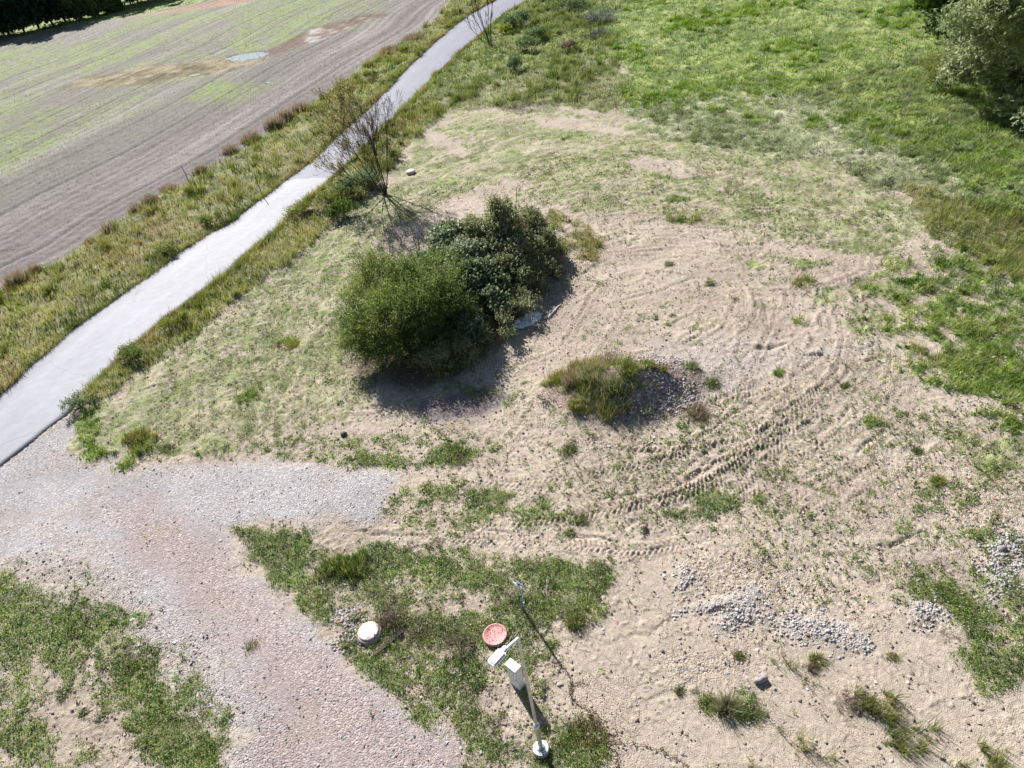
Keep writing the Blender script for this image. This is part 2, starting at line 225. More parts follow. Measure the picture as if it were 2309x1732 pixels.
def line_coords(P, x, y, wmax):
    """nearest point on a polyline: along, across (signed), only where |across| < wmax"""
    lo = P.min(0) - wmax; hi = P.max(0) + wmax
    k = np.nonzero((x > lo[0]) & (x < hi[0]) & (y > lo[1]) & (y < hi[1]))[0]
    xx, yy = x[k], y[k]; best = np.full(xx.shape, 1e9); s = np.zeros(xx.shape); tt = np.zeros(xx.shape); acc = 0
    for i in range(len(P) - 1):
        e = P[i + 1] - P[i]; L = np.hypot(*e); px, py = xx - P[i][0], yy - P[i][1]
        u = np.clip((px * e[0] + py * e[1]) / (L * L), 0, 1)
        d = np.hypot(px - e[0] * u, py - e[1] * u); c = (px * e[1] - py * e[0])
        m = d < best; best[m] = d[m]; s[m] = acc + u[m] * L; tt[m] = np.sign(c[m]) * d[m]; acc += L
    m = best < wmax
    return k[m], s[m], tt[m], acc

# ------------------------------------------------------------------ landcover at any point
SEEDK = dict(w=11, l=12, t=13, m=14, d=15, p=16, r=17)
CLUMP = dict(w=.35, l=.5, t=.7, m=.45, d=.5, p=.8, r=1.1)
def cover(x, y):
    x = np.asarray(x, float); y = np.asarray(y, float); C = {}
    r = np.hypot(x, y)
    C['field'] = pmask(FIELD, x, y, .15, .35, 2)
    C['road'] = pmask(ROADP, x, y, .05, .0)
    C['gravel'] = pmask(GRAVEL, x, y, .45, .75, 1.0, 5)
    D = {k: np.zeros(x.shape) for k in 'wltmdpr'}
    def add(k, poly, d, soft=.5, nz=.5, ns=1.2):
        D[k] = np.maximum(D[k], d * pmask(poly, x, y, soft, nz, ns, SEEDK[k]))
    add('t', LVERGE, 1, .15, .3); add('t', RVERGE, .97, .2, .35); add('r', ROUGH, 1, .6, .8, 3)
    add('l', MEADOW, .97, 1.0, 1.5, 4); add('p', PALE, .93, 1.6, 2.6, 3); add('p', MEADOW, .22, 1, 1.5, 4); add('m', MOWN, .70, 1.1, 1.9, 2.6); add('m', MOWN_LOW, .70, .8, 1.4, 2.2)
    add('t', RTALL, .85, .6, .8); add('l', RLUSH, .6, 1.8, 2.8); add('p', RLUSH, .42, 1.6, 2.4); add('t', RLUSH, .3, 1.6, 2.4); add('l', RLUSH2, .52, 1.2, 2.0); add('w', SPARSE, .26, .6, .6)
    pl_ = pmask(PALE, x, y, 2.0, 2.8, 4, 18); D['l'] = D['l'] * (1 - .75 * pl_)
    for poly, k, d in BPOLY: add(k, poly, d, .45, .65, .9)
    hp = pmask(HEAP, x, y, .3, .3)
    D['t'] = np.maximum(D['t'], hp * .52 * sstep(6.6, 3.8, x))
    # everywhere else outside the frame / beyond: rough meadow
    far = sstep(58, 75, r) * (1 - C['field']); D['l'] = np.maximum(D['l'], far * .95)
    out = np.maximum(sstep(-24, -30, x) * sstep(60, 30, y) * (1 - C['field']), sstep(20, 28, x)) ; D['l'] = np.maximum(D['l'], out * .8)
    # thin general scatter of weeds on the bare soil
    base = .10 + .12 * (fbm(x, y, 3.0, 2, 31) > .55)
    D['w'] = np.maximum(D['w'], base)
    bare = np.zeros(x.shape)
    for b in BARE: bare = np.maximum(bare, .8 * pmask(b, x, y, .4, .9, .9, 9))
    kill = (1 - C['road']) * (1 - C['field'])
    kg = 1 - .97 * C['gravel']
    P = {}
    for k in D:
        d = D[k] * kill * kg * (1 - .8 * bare)
        if k in 'w': d = d * (1 - .9 * pmask(ORANGE, x, y, .3, .4) * (D['w'] < .25))
        sc = CLUMP[k]
        n = fbm(x, y, sc, 4, SEEDK[k] + 20, .62)
        n = np.clip((n - .5) * 1.7 + .5, 0, 1)             # spread to about 0..1
        thr = 1 - d
        n = (.5 if k in 'wd' else .68) * n + (.5 if k in 'wd' else .32) * np.clip((fbm(x, y, sc * (.32 if k in 'wd' else .28), 3, SEEDK[k] + 40, .8) - .5) * 2.4 + .5, 0, 1)
        P[k] = sstep(thr - .12, thr + .18, n) * (d > .02)
        C['d' + k] = d
    C['P'] = P; C['bare'] = bare; C['heap'] = hp
    return C

SAND = col(221, 203, 183); SAND2 = col(207, 189, 171); ORNG = col(215, 198, 178); GRV = col(213, 207, 207); PNK = col(208, 190, 185)
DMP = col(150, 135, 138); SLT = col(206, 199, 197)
KC = dict(  # dark / mid / light of each kind of plant cover
 w=(col(90, 124, 50), col(132, 166, 70), col(180, 204, 108)), l=(col(98, 134, 48), col(150, 182, 78), col(206, 218, 130)),
 t=(col(108, 122, 62), col(156, 162, 92), col(194, 188, 134)), m=(col(126, 148, 70), col(160, 178, 100), col(200, 200, 150)),
 d=(col(112, 98, 86), col(140, 124, 108), col(170, 156, 138)), p=(col(124, 144, 88), col(168, 180, 128), col(216, 216, 180)), r=(col(108, 126, 66), col(150, 162, 96), col(190, 190, 140)))

def ramp3(c, t):
    t = np.clip(t, 0, 1)[..., None]
    return np.where(t < .5, c[0] + (c[1] - c[0]) * t * 2, c[1] + (c[2] - c[1]) * (t * 2 - 1))

def heap_h(x, y):
    hx, hy = x - HC[0], y - HC[1]
    q = (hx / 3.4) ** 2 + (hy / 2.0) ** 2
    h = .85 * np.exp(-q * 2.1) + .28 * np.exp(-(((hx - 1.4) / 1.7) ** 2 + ((hy + .2) / 1.1) ** 2))
    return h * (1 + .35 * (fbm(x, y, 1.1, 3, 71) - .5))

def height(x, y, C, fine=True):
    r = np.hypot(x, y); flat = np.clip(1 - C['road'] - .8 * C['gravel'], 0, 1)
    P = C['P']
    h = (fbm(x, y, 9, 2, 41) - .5) * .25 * flat + (fbm(x, y, 2.2, 3, 42) - .5) * .10 * flat
    h = h + heap_h(x, y)
    h = h + pmask(LVERGE, x, y, 1.2, .0) * (fbm(x, y, 1.6, 2, 43) - .3) * .25
    if fine:
        rg = 1 - np.abs(2 * fbm(x, y, .55, 4, 44, .6) - 1)
        fl_ = 1 - .65 * pmask(ORANGE, x, y, .6, .8); soil = ((fbm(x, y, .22, 3, 45, .75) - .5) * .055 + (fbm(x, y, .09, 2, 48, .7) - .5) * .04) * fl_
        h = h + soil * flat * (1 - C['field'])
        k = .34 * (P['l'] + P['r']) + .30 * P['p'] + .24 * P['t'] + .07 * P['w'] + .09 * P['m'] + .06 * P['d']
        h = h + k * (fbm(x, y, .75, 4, 46, .7) - .40) * sstep(0, .5, k / .05)
        h = h + C['gravel'] * (fbm(x, y, .12, 2, 47) - .5) * .012
    h = np.where(C['road'] > .02, np.minimum(h, -.035), h)
    return h

# ------------------------------------------------------------------ mesh helpers
COL = S.collection
def make_mesh(name, V, Fc, cols=None, smooth=False, attrs=None):
    """V (n,3); Fc: (m,k) or list of such arrays; cols (n,3)"""
    me = bpy.data.meshes.new(name)
    Fl = Fc if isinstance(Fc, list) else [Fc]
    Fl = [f for f in Fl if len(f)]
    me.vertices.add(len(V)); me.vertices.foreach_set('co', np.asarray(V, np.float32).ravel())
    tot = sum(f.size for f in Fl); npol = sum(len(f) for f in Fl)
    me.loops.add(tot); me.polygons.add(npol)
    me.loops.foreach_set('vertex_index', np.concatenate([f.ravel() for f in Fl]).astype(np.int32))
    sizes = np.concatenate([np.full(len(f), f.shape[1]) for f in Fl])
    st = np.concatenate([[0], np.cumsum(sizes)[:-1]]).astype(np.int32)
    me.polygons.foreach_set('loop_start', st)
    if smooth: me.polygons.foreach_set('use_smooth', np.ones(npol, bool))
    me.update(calc_edges=True)
    if cols is not None:
        a = me.color_attributes.new('Col', 'FLOAT_COLOR', 'POINT')
        c = np.ones((len(V), 4), np.float32); c[:, :3] = cols; a.data.foreach_set('color', c.ravel())
    for k, v in (attrs or {}).items():
        a = me.attributes.new(k, 'FLOAT', 'POINT'); a.data.foreach_set('value', np.asarray(v, np.float32))
    return me
def link(name, me, mat=None, parent=None, loc=None, rot=None, **props):
    o = bpy.data.objects.new(name, me); COL.objects.link(o)
    if mat is not None and me is not None and not me.materials: me.materials.append(mat)
    if parent: o.parent = parent
    if loc is not None: o.location = loc
    if rot is not None: o.rotation_euler = rot
    for k, v in props.items(): o[k] = v
    return o
def thing(name, label, cat, loc, group=None, rz=0):
    o = link(name, None, loc=loc, rot=(0, 0, rz), label=label, category=cat)
    if group: o['group'] = group
    return o

# ------------------------------------------------------------------ materials
def mat_new(name):
    m = bpy.data.materials.new(name); m.use_nodes = True; t = m.node_tree; t.nodes.clear()
    o = t.nodes.new('ShaderNodeOutputMaterial'); b = t.nodes.new('ShaderNodeBsdfPrincipled')
    t.links.new(b.outputs[0], o.inputs[0]); return m, t, b, o
def nd(t, typ, **kw):
    n = t.nodes.new(typ)
    for k, v in kw.items():
        if k.startswith('i_'):
            key = k[2:]; n.inputs[int(key) if key.isdigit() else key].default_value = v
        else: setattr(n, k, v)
    return n
def obj_coords(t):
    return nd(t, 'ShaderNodeTexCoord').outputs['Object']
def vary(t, color_out, scale, lo, hi, detail=4, coords=None):
    """multiply a colour by a noise between lo and hi"""
    n = nd(t, 'ShaderNodeTexNoise'); n.inputs['Scale'].default_value = scale; n.inputs['Detail'].default_value = detail
    t.links.new(coords or obj_coords(t), n.inputs['Vector'])
    mr = nd(t, 'ShaderNodeMapRange'); mr.inputs[1].default_value = .3; mr.inputs[2].default_value = .7
    mr.inputs[3].default_value = lo; mr.inputs[4].default_value = hi; t.links.new(n.outputs[0], mr.inputs[0])
    mx = nd(t, 'ShaderNodeVectorMath', operation='SCALE'); t.links.new(color_out, mx.inputs[0]); t.links.new(mr.outputs[0], mx.inputs['Scale'])
    return mx.outputs[0], n.outputs[0]

def ground_mat(name):
    m, t, b, o = mat_new(name); co = obj_coords(t)
    a = nd(t, 'ShaderNodeAttribute', attribute_name='Col'); gr = nd(t, 'ShaderNodeAttribute', attribute_name='grav')
    c, n1 = vary(t, a.outputs['Color'], 9, .82, 1.18, 8, co)
    c, n2 = vary(t, c, 40, .85, 1.15, 3, co)
    vo = nd(t, 'ShaderNodeTexVoronoi'); vo.inputs['Scale'].default_value = 22; t.links.new(co, vo.inputs['Vector'])
    vo.inputs['Randomness'].default_value = 1
    sep = nd(t, 'ShaderNodeSeparateColor'); t.links.new(vo.outputs['Color'], sep.inputs[0])
    cr = nd(t, 'ShaderNodeValToRGB'); e = cr.color_ramp
    e.elements[0].position = 0; e.elements[0].color = (.80, .78, .76, 1); e.elements[1].position = .62; e.elements[1].color = (.96, .96, .96, 1)
    q = e.elements.new(.8); q.color = (1.2, 1.19, 1.19, 1); q = e.elements.new(.93); q.color = (1.5, 1.48, 1.46, 1); q = e.elements.new(.985); q.color = (.98, .78, .70, 1)
    t.links.new(sep.outputs[0], cr.inputs[0])
    mu = nd(t, 'ShaderNodeMix', data_type='RGBA', blend_type='MULTIPLY'); t.links.new(gr.outputs['Fac'], mu.inputs[0]); t.links.new(c, mu.inputs[6]); t.links.new(cr.outputs[0], mu.inputs[7])
    t.links.new(mu.outputs[2], b.inputs['Base Color'])
    b.inputs['Roughness'].default_value = .93; b.inputs['Specular IOR Level'].default_value = .25
    b1 = nd(t, 'ShaderNodeBump'); b1.inputs['Strength'].default_value = .9; b1.inputs['Distance'].default_value = .035
    ad = nd(t, 'ShaderNodeMath', operation='MULTIPLY_ADD'); t.links.new(vo.outputs['Distance'], ad.inputs[0]); mm = nd(t, 'ShaderNodeMath', operation='MULTIPLY'); mm.inputs[1].default_value = -1.2
    t.links.new(gr.outputs['Fac'], mm.inputs[0]); t.links.new(mm.outputs[0], ad.inputs[1]); t.links.new(n2, ad.inputs[2])
    t.links.new(ad.outputs[0], b1.inputs['Height']); t.links.new(b1.outputs[0], b.inputs['Normal'])
    return m

def leaf_mat(name, trans=.35, rough=.5, spec=.3):
    m, t, b, o = mat_new(name)
    a = nd(t, 'ShaderNodeAttribute', attribute_name='Col'); c, _ = vary(t, a.outputs['Color'], 3, .9, 1.1, 2)
    t.links.new(c, b.inputs['Base Color']); b.inputs['Roughness'].default_value = rough; b.inputs['Specular IOR Level'].default_value = spec
    tr = nd(t, 'ShaderNodeBsdfTranslucent'); hs = nd(t, 'ShaderNodeHueSaturation'); hs.inputs['Saturation'].default_value = 1.15; hs.inputs['Value'].default_value = 1.25
    t.links.new(c, hs.inputs['Color']); t.links.new(hs.outputs[0], tr.inputs[0])
    mx = nd(t, 'ShaderNodeMixShader'); mx.inputs[0].default_value = trans
    t.links.new(b.outputs[0], mx.inputs[1]); t.links.new(tr.outputs[0], mx.inputs[2]); t.links.new(mx.outputs[0], o.inputs[0]); return m

def plain_mat(name, c, rough=.6, metal=0, spec=.4, scale=12, lo=.85, hi=1.12, bump=.15, c2=None):
    m, t, b, o = mat_new(name); co = obj_coords(t)
    rgb = nd(t, 'ShaderNodeRGB'); rgb.outputs[0].default_value = (*c, 1); out = rgb.outputs[0]
    if c2 is not None:
        n = nd(t, 'ShaderNodeTexNoise'); n.inputs['Scale'].default_value = scale * .6; n.inputs['Detail'].default_value = 6; t.links.new(co, n.inputs['Vector'])
        mr = nd(t, 'ShaderNodeMapRange'); mr.inputs[1].default_value = .52; mr.inputs[2].default_value = .62; t.links.new(n.outputs[0], mr.inputs[0])
        mu = nd(t, 'ShaderNodeMix', data_type='RGBA'); t.links.new(mr.outputs[0], mu.inputs[0]); t.links.new(out, mu.inputs[6]); mu.inputs[7].default_value = (*c2, 1); out = mu.outputs[2]
    c_, n_ = vary(t, out, scale, lo, hi, 5, co)
    t.links.new(c_, b.inputs['Base Color']); b.inputs['Roughness'].default_value = rough; b.inputs['Metallic'].default_value = metal; b.inputs['Specular IOR Level'].default_value = spec
    bp = nd(t, 'ShaderNodeBump'); bp.inputs['Strength'].default_value = bump; bp.inputs['Distance'].default_value = .01; t.links.new(n_, bp.inputs['Height']); t.links.new(bp.outputs[0], b.inputs['Normal'])
    return m
def attr_mat(name, rough=.85, scale=18, lo=.85, hi=1.15, spec=.3):
    m, t, b, o = mat_new(name); a = nd(t, 'ShaderNodeAttribute', attribute_name='Col'); c, n = vary(t, a.outputs['Color'], scale, lo, hi, 4)
    t.links.new(c, b.inputs['Base Color']); b.inputs['Roughness'].default_value = rough; b.inputs['Specular IOR Level'].default_value = spec
    bp = nd(t, 'ShaderNodeBump'); bp.inputs['Strength'].default_value = .3; bp.inputs['Distance'].default_value = .01; t.links.new(n, bp.inputs['Height']); t.links.new(bp.outputs[0], b.inputs['Normal'])
    return m
M_ground = ground_mat('ground'); M_grass = leaf_mat('grass_blades', .40, .6, .2); M_leaf = leaf_mat('leaves', .46, .5, .25)
M_stone = attr_mat('stones', .8); M_bark = attr_mat('bark', .9, 14, .7, 1.25, .15)

# ------------------------------------------------------------------ ground sheet (fine near the photo's area, coarse out to the horizon)
def ground():
    rs = [.4, 2, 4, 5.5]; r = 6.2
    while r < 270:
        rs.append(r); sl2 = r * r + CH * CH
        fp = sl2 / (718 * CH) * .95
        r += fp if r < 25 else min(fp, max(.085, fp * .62)) if r < 45 else min(fp * .75, .32)+ max(0, (r - 110)) * .006
    rs += [285, 310, 350, 420, 550, 800, 1200, 2000, 3500, 6000]
    rs = np.array(rs)
    a1 = np.arange(-1.13, 1.13, .00205)
    a2 = np.linspace(1.13, 2 * math.pi - 1.13, 40)[0:-1]
    th = np.concatenate([a1, a2]); nA = len(th); nR = len(rs)
    print('ground grid', nR, nA, nR * nA)
    TT, RR = np.meshgrid(th, rs); x = (RR * np.sin(TT)).ravel(); y = (RR * np.cos(TT)).ravel()
    C = cover(x, y); P = C['P']; h = height(x, y, C)
    r = RR.ravel()
    # --- soil colours
    n1 = fbm(x, y, 2.5, 4, 51); n2 = fbm(x, y, .35, 4, 52, .65); n3 = fbm(x, y, .12, 2, 53)
    c = mix(np.broadcast_to(SAND, (len(x), 3)), SAND2, sstep(.38, .62, n1))
    c = mix(c, np.broadcast_to(ORNG, c.shape), pmask(ORANGE, x, y, .6, .8))
    c = mix(c, np.broadcast_to(SLT, c.shape), .5 * pmask(SILT, x, y, 1.2, 1.2))
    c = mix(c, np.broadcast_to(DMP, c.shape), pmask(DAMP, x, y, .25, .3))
    c = mix(c, np.broadcast_to(col(112, 98, 80), c.shape), .85 * pmask(LITTER_SHADE, x, y, .6, .6))  # leaf litter tint, also painting the thicket's shadow darker into the soil colour
    mg = np.maximum(pmask(ell(190, 1290, 280, 60, 18), x, y, .8, 1.0, 1.2), pmask(ell(430, 1500, 70, 190, -38), x, y, .8, 1.0, 1.2)); c = mix(c, np.broadcast_to(col(210, 202, 197), c.shape), .85 * mg)
    gv = C['gravel'].copy(); pk = pmask(PINK, x, y, .9, .9)
    gc = mix(np.broadcast_to(GRV, c.shape), np.broadcast_to(PNK, c.shape), pk)
    gc = mix(gc, np.broadcast_to(col(208, 190, 170), c.shape), .3 * sstep(.60, .72, fbm(x, y, 1.2, 3, 54)))
    gc = gc * (1 + .16 * (fbm(x, y, 1.8, 3, 55)[:, None] - .5) * 2)
    lane = smooth_line(W2([(-60, 1150), (160, 1110), (330, 1170), (520, 1330), (690, 1500), (850, 1660), (960, 1780)]), 6); k_, s_, t_, L_ = line_coords(lane, x, y, 2.6)
    ln_ = np.zeros(x.shape); ln_[k_] = np.exp(-((np.abs(t_ + .5 * (fbm(x[k_], y[k_], 3, 2, 98) - .5)) - .95) / .38) ** 2); gc = gc * (1 - .10 * ln_[:, None] * (.4 + fbm(x, y, .8, 3, 97)[:, None]))
    c = mix(c, gc, gv)
    peb = gv * (.95 - .45 * ln_)
    for e in PEBBLE: peb = np.maximum(peb, .8 * pmask(e, x, y, .5, .6))
    peb = np.maximum(peb, .7 * pmask(SILT, x, y, 1.2, 1.2)); peb = np.maximum(peb, .45 * sstep(.5, .62, fbm(x, y, 1.6, 3, 56)))
    peb = np.maximum(peb, mg)
    hp = C['heap']; hpc = mix(np.broadcast_to(col(176, 160, 152), c.shape), np.broadcast_to(col(190, 160, 150), c.shape), n2)
    c = mix(c, hpc, hp * .8); peb = np.maximum(peb, hp)
    for e in COBBLE:
        q = pmask(e, x, y, .25, .35); c = mix(c, np.broadcast_to(col(210, 204, 200), c.shape), q * .7); peb = np.maximum(peb, q); h += .10 * q * n2
    f0 = C['field']
    # --- tractor tyre tracks
    _wx = fbm(x, y, 1.1, 3, 67); _wy = fbm(x, y, 1.1, 3, 68)
    for Pl, wd, dp, pitch in TR:
        Pl = smooth_line(Pl); k, s, t, L = line_coords(Pl, x + .22 * (_wx - .5), y + .22 * (_wy - .5), wd * .8)
        if not len(k): continue
        env = sstep(wd * .55, wd * .42, np.abs(t)) * sstep(0, 1.6, s) * sstep(0, 1.6, L - s)
        brk = sstep(.30, .50, fbm(x[k], y[k], .8, 4, 61, .65)) * (1 - .8 * gv[k]) * (1 - f0[k])
        ph = (s / pitch + np.abs(t) / wd * 1.6 + .5 * (t > 0)) % 1.0
        lug = sstep(.15, .35, ph) * sstep(.95, .75, ph)
        mid = sstep(.0, .05, np.abs(t))
        berm = np.exp(-((np.abs(t) - wd * .56) / .05) ** 2)
        soft = 1 - .45 * np.clip(P['t'][k] + P['l'][k] + P['r'][k], 0, 1)
        h[k] += (env * brk * (-dp * .7 + dp * 1.9 * lug * mid) + berm * dp * .7 * brk) * soft
        c[k] = c[k] * (1 - .12 * (env * brk * (1 - lug))[:, None])
    for Pl, dp in CRK:
        Pl = smooth_line(Pl); Pl = Pl + .0
        k, s, t, L = line_coords(Pl, x, y, .5)
        if not len(k): continue
        t = t + .55 * (fbm(x[k], y[k], .8, 4, 62, .6) - .5); dp = dp * .75 * sstep(.36, .6, fbm(x[k], y[k], .7, 3, 66)); ww = .05 + .04 * fbm(x[k], y[k], .5, 2, 63)
        e = sstep(0, .3, s) * sstep(0, .3, L - s)
        h[k] += dp * e * (-1.0 * np.exp(-(t / ww) ** 2) + .45 * sstep(-.02, .10, -t) * sstep(.5, .1, -t))
    # small scattered lumps and hollows of dry soil
    lum = sstep(.66, .78, fbm(x, y, .16, 2, 64, .5)) * (1 - gv) * (1 - C['field'])
    h += .03 * lum * sstep(.45, .6, fbm(x, y, 1.7, 2, 65))
    mw = P['m'] + .8 * P['p']; qx, qy = x - 5.5, y - 30; rr_ = np.hypot(qx, qy * .75); an_ = np.arctan2(qx, qy)
    swn = fbm(rr_ * 1.0 + 1.2 * (fbm(x, y, 7, 2, 24) - .5), an_ * 3.0, .8, 3, 25, .6); swf = fbm(rr_, an_ * 5, .22, 3, 26, .7)
    h += mw * (.12 * (swn - .5) + .09 * (swf - .5) + .07 * (fbm(x, y, .3, 3, 28, .75) - .5)) * 1.3; streak = sstep(.40, .62, .6 * swn + .4 * swf)
    # --- plant cover tints
    pd_ = {}
    for k in 'mpltrwd':
        nn = fbm(x, y, .9, 4, 70 + ord(k) % 7, .6)
        tt = np.clip((nn - .5) * 2.8 + .45, 0, 1)
        kc = ramp3(KC[k], tt) * (.86 if k in 'lrtw' else .95)
        if k == 'm':
            dry = sstep(.42, .6, fbm(x, y, 1.4, 4, 77)); kc = mix(kc, np.broadcast_to(col(214, 200, 172), kc.shape), .75 * np.clip(.35 * dry + .8 * streak * sstep(.35, .6, fbm(x, y, 2.5, 2, 23)), 0, 1))
        if k == 't':
            kc = mix(kc, np.broadcast_to(col(150, 132, 98), kc.shape), .5 * sstep(.5, .66, fbm(x, y, 1.1, 3, 78)))
        kc = mix(kc, np.broadcast_to(col(168, 152, 126), kc.shape), (.55 if k == 'w' else .18) * sstep(.4, .62, fbm(x, y, .3, 3, 79, .7)))
        if k in 'mp': kc = kc * (1 + .30 * (swf[:, None] - .5) * 2 + .22 * (swn[:, None] - .5) * 2)
        c = mix(c, kc, P[k] * (.88 if k != 'w' else .7))
    # --- stubble field
    f = C['field']
    bnd = smooth_line(W2(FB)[::-1], 3); k, s, t, L = line_coords(bnd, x, y, 120.)
    dist = np.full(x.shape, 120.); along = np.zeros(x.shape); dist[k] = np.abs(t); along[k] = s
    warp = dist + 1.2 * (fbm(x, y, 14, 2, 80) - .5)
    row = .5 + .5 * np.sin(warp * 2 * math.pi / 1.15); big = fbm(along * .06, warp * 1.0, 1.6, 4, 81); fi = fbm(x, y, .45, 3, 82, .7)
    fc = mix(np.broadcast_to(col(140, 131, 128), c.shape), np.broadcast_to(col(190, 182, 176), c.shape), np.clip((big - .5) * 2 + .35 * row + .3 * (fi - .5) * 2, 0, 1))
    gp = sstep(.44, .62, fbm(x, y, 11, 4, 83) + .12 * (big - .5) + .10 * sstep(8, 30, dist)) * sstep(4, 14, dist)
    gcol = mix(np.broadcast_to(col(132, 146, 88), c.shape), np.broadcast_to(col(164, 184, 96), c.shape), fi)
    fc = mix(fc, gcol, np.clip(.12 * sstep(6, 20, dist) + .8 * gp * sstep(.42, .56, .5 * fi + .5 * fbm(along * .25, warp * 1.3, 1.0, 4, 27, .7)), 0, 1))
    fw_ = pmask(FIELDWEED, x, y, 1.2, 2.0, 5); fc = mix(fc, ramp3((col(112, 106, 62), col(150, 136, 96), col(186, 170, 140)), np.clip((fbm(x, y, 1.6, 4, 84) - .5) * 2.6 + .5, 0, 1)), fw_)
    fm = pmask(FIELDMUD, x, y, 1.2, 2.5, 6); fc = mix(fc, ramp3((col(126, 96, 84), col(160, 136, 124), col(214, 206, 204)), sstep(.4, .75, fbm(x, y, 2.2, 4, 85))), fm * .9)
    fr = pmask(FIELDRED, x, y, 1.5, 3, 9); fc = mix(fc, ramp3((col(176, 136, 112), col(190, 150, 126), col(214, 190, 172)), fbm(x, y, 5, 4, 86)), fr)
    edge = np.exp(-(dist / 1.6) ** 2); fc = mix(fc, np.broadcast_to(col(202, 194, 188), c.shape), .6 * edge * sstep(60, 35, r))
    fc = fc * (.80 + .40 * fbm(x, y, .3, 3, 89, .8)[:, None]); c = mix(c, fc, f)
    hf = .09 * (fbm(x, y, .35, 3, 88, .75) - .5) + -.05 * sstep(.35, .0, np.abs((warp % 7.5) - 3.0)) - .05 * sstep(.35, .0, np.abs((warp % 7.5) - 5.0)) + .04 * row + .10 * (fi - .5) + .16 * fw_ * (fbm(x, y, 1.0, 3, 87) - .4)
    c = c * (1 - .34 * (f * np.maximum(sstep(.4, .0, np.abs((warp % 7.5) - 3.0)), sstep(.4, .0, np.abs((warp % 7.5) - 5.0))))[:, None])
    pud = np.maximum(pmask(PUDDLE, x, y, .8, .4), np.maximum(pmask(PUD2, x, y, .4, .2), pmask(PUD3, x, y, .3, .2)))
    h = h * (1 - f) + (hf + (fbm(x, y, 9, 2, 41) - .5) * .1) * f; h = h * (1 - pud) - .12 * pud
    c = mix(c, np.broadcast_to(col(120, 96, 84), c.shape), pud * .6)
    h = np.where(C['road'] > .02, np.minimum(h, -.035), h)
    h = np.where(r > 300, 0, h)
    c = np.clip(c * (.90 + .20 * n3[:, None]), 0, .9)
    V = np.stack([x, y, h], 1)
    I = np.arange(nR * nA).reshape(nR, nA); A = I[:-1]; B = I[1:]
    Q = np.stack([A, np.roll(A, -1, 1), np.roll(B, -1, 1), B], -1).reshape(-1, 4)[:, ::-1]
    fq = (f > .5)[Q].sum(1) >= 2; gq = ((gv > .5)[Q].sum(1) >= 2) & ~fq
    def sub(name, sel, extra=None, **pr):
        q = Q[sel]; u, inv = np.unique(q, return_inverse=True); inv = inv.reshape(q.shape)
        fl = [inv] + ([extra] if extra is not None else [])
        me = make_mesh(name, V[u], fl, c[u], True, {'grav': peb[u]}); link(name, me, M_ground, kind='structure', **pr); return u
    sel = ~(fq | gq)
    q = Q[sel]; u = np.unique(q); cap = np.searchsorted(u, I[0][::-1])[None, :] if np.isin(I[0], u).all() else None
    q = None
    qs = Q[sel]; u, inv = np.unique(qs, return_inverse=True); inv = inv.reshape(qs.shape)
    me = make_mesh('ground', V[u], [inv] + ([cap] if cap is not None else []), c[u], True, {'grav': peb[u]}); link('ground', me, M_ground, kind='structure')
    sub('stubble_field', fq); sub('gravel_track', gq)
    return x, y, h
gx, gy, gh = ground()

def zat(x, y):
    x = np.atleast_1d(np.asarray(x, float)); y = np.atleast_1d(np.asarray(y, float)); return height(x, y, cover(x, y), False)
def gz(px, py):
    """ground point below a spot of the layout, at the ground's height"""
    p = g(px, py); p[2] = float(zat(p[0], p[1])[0]); return p

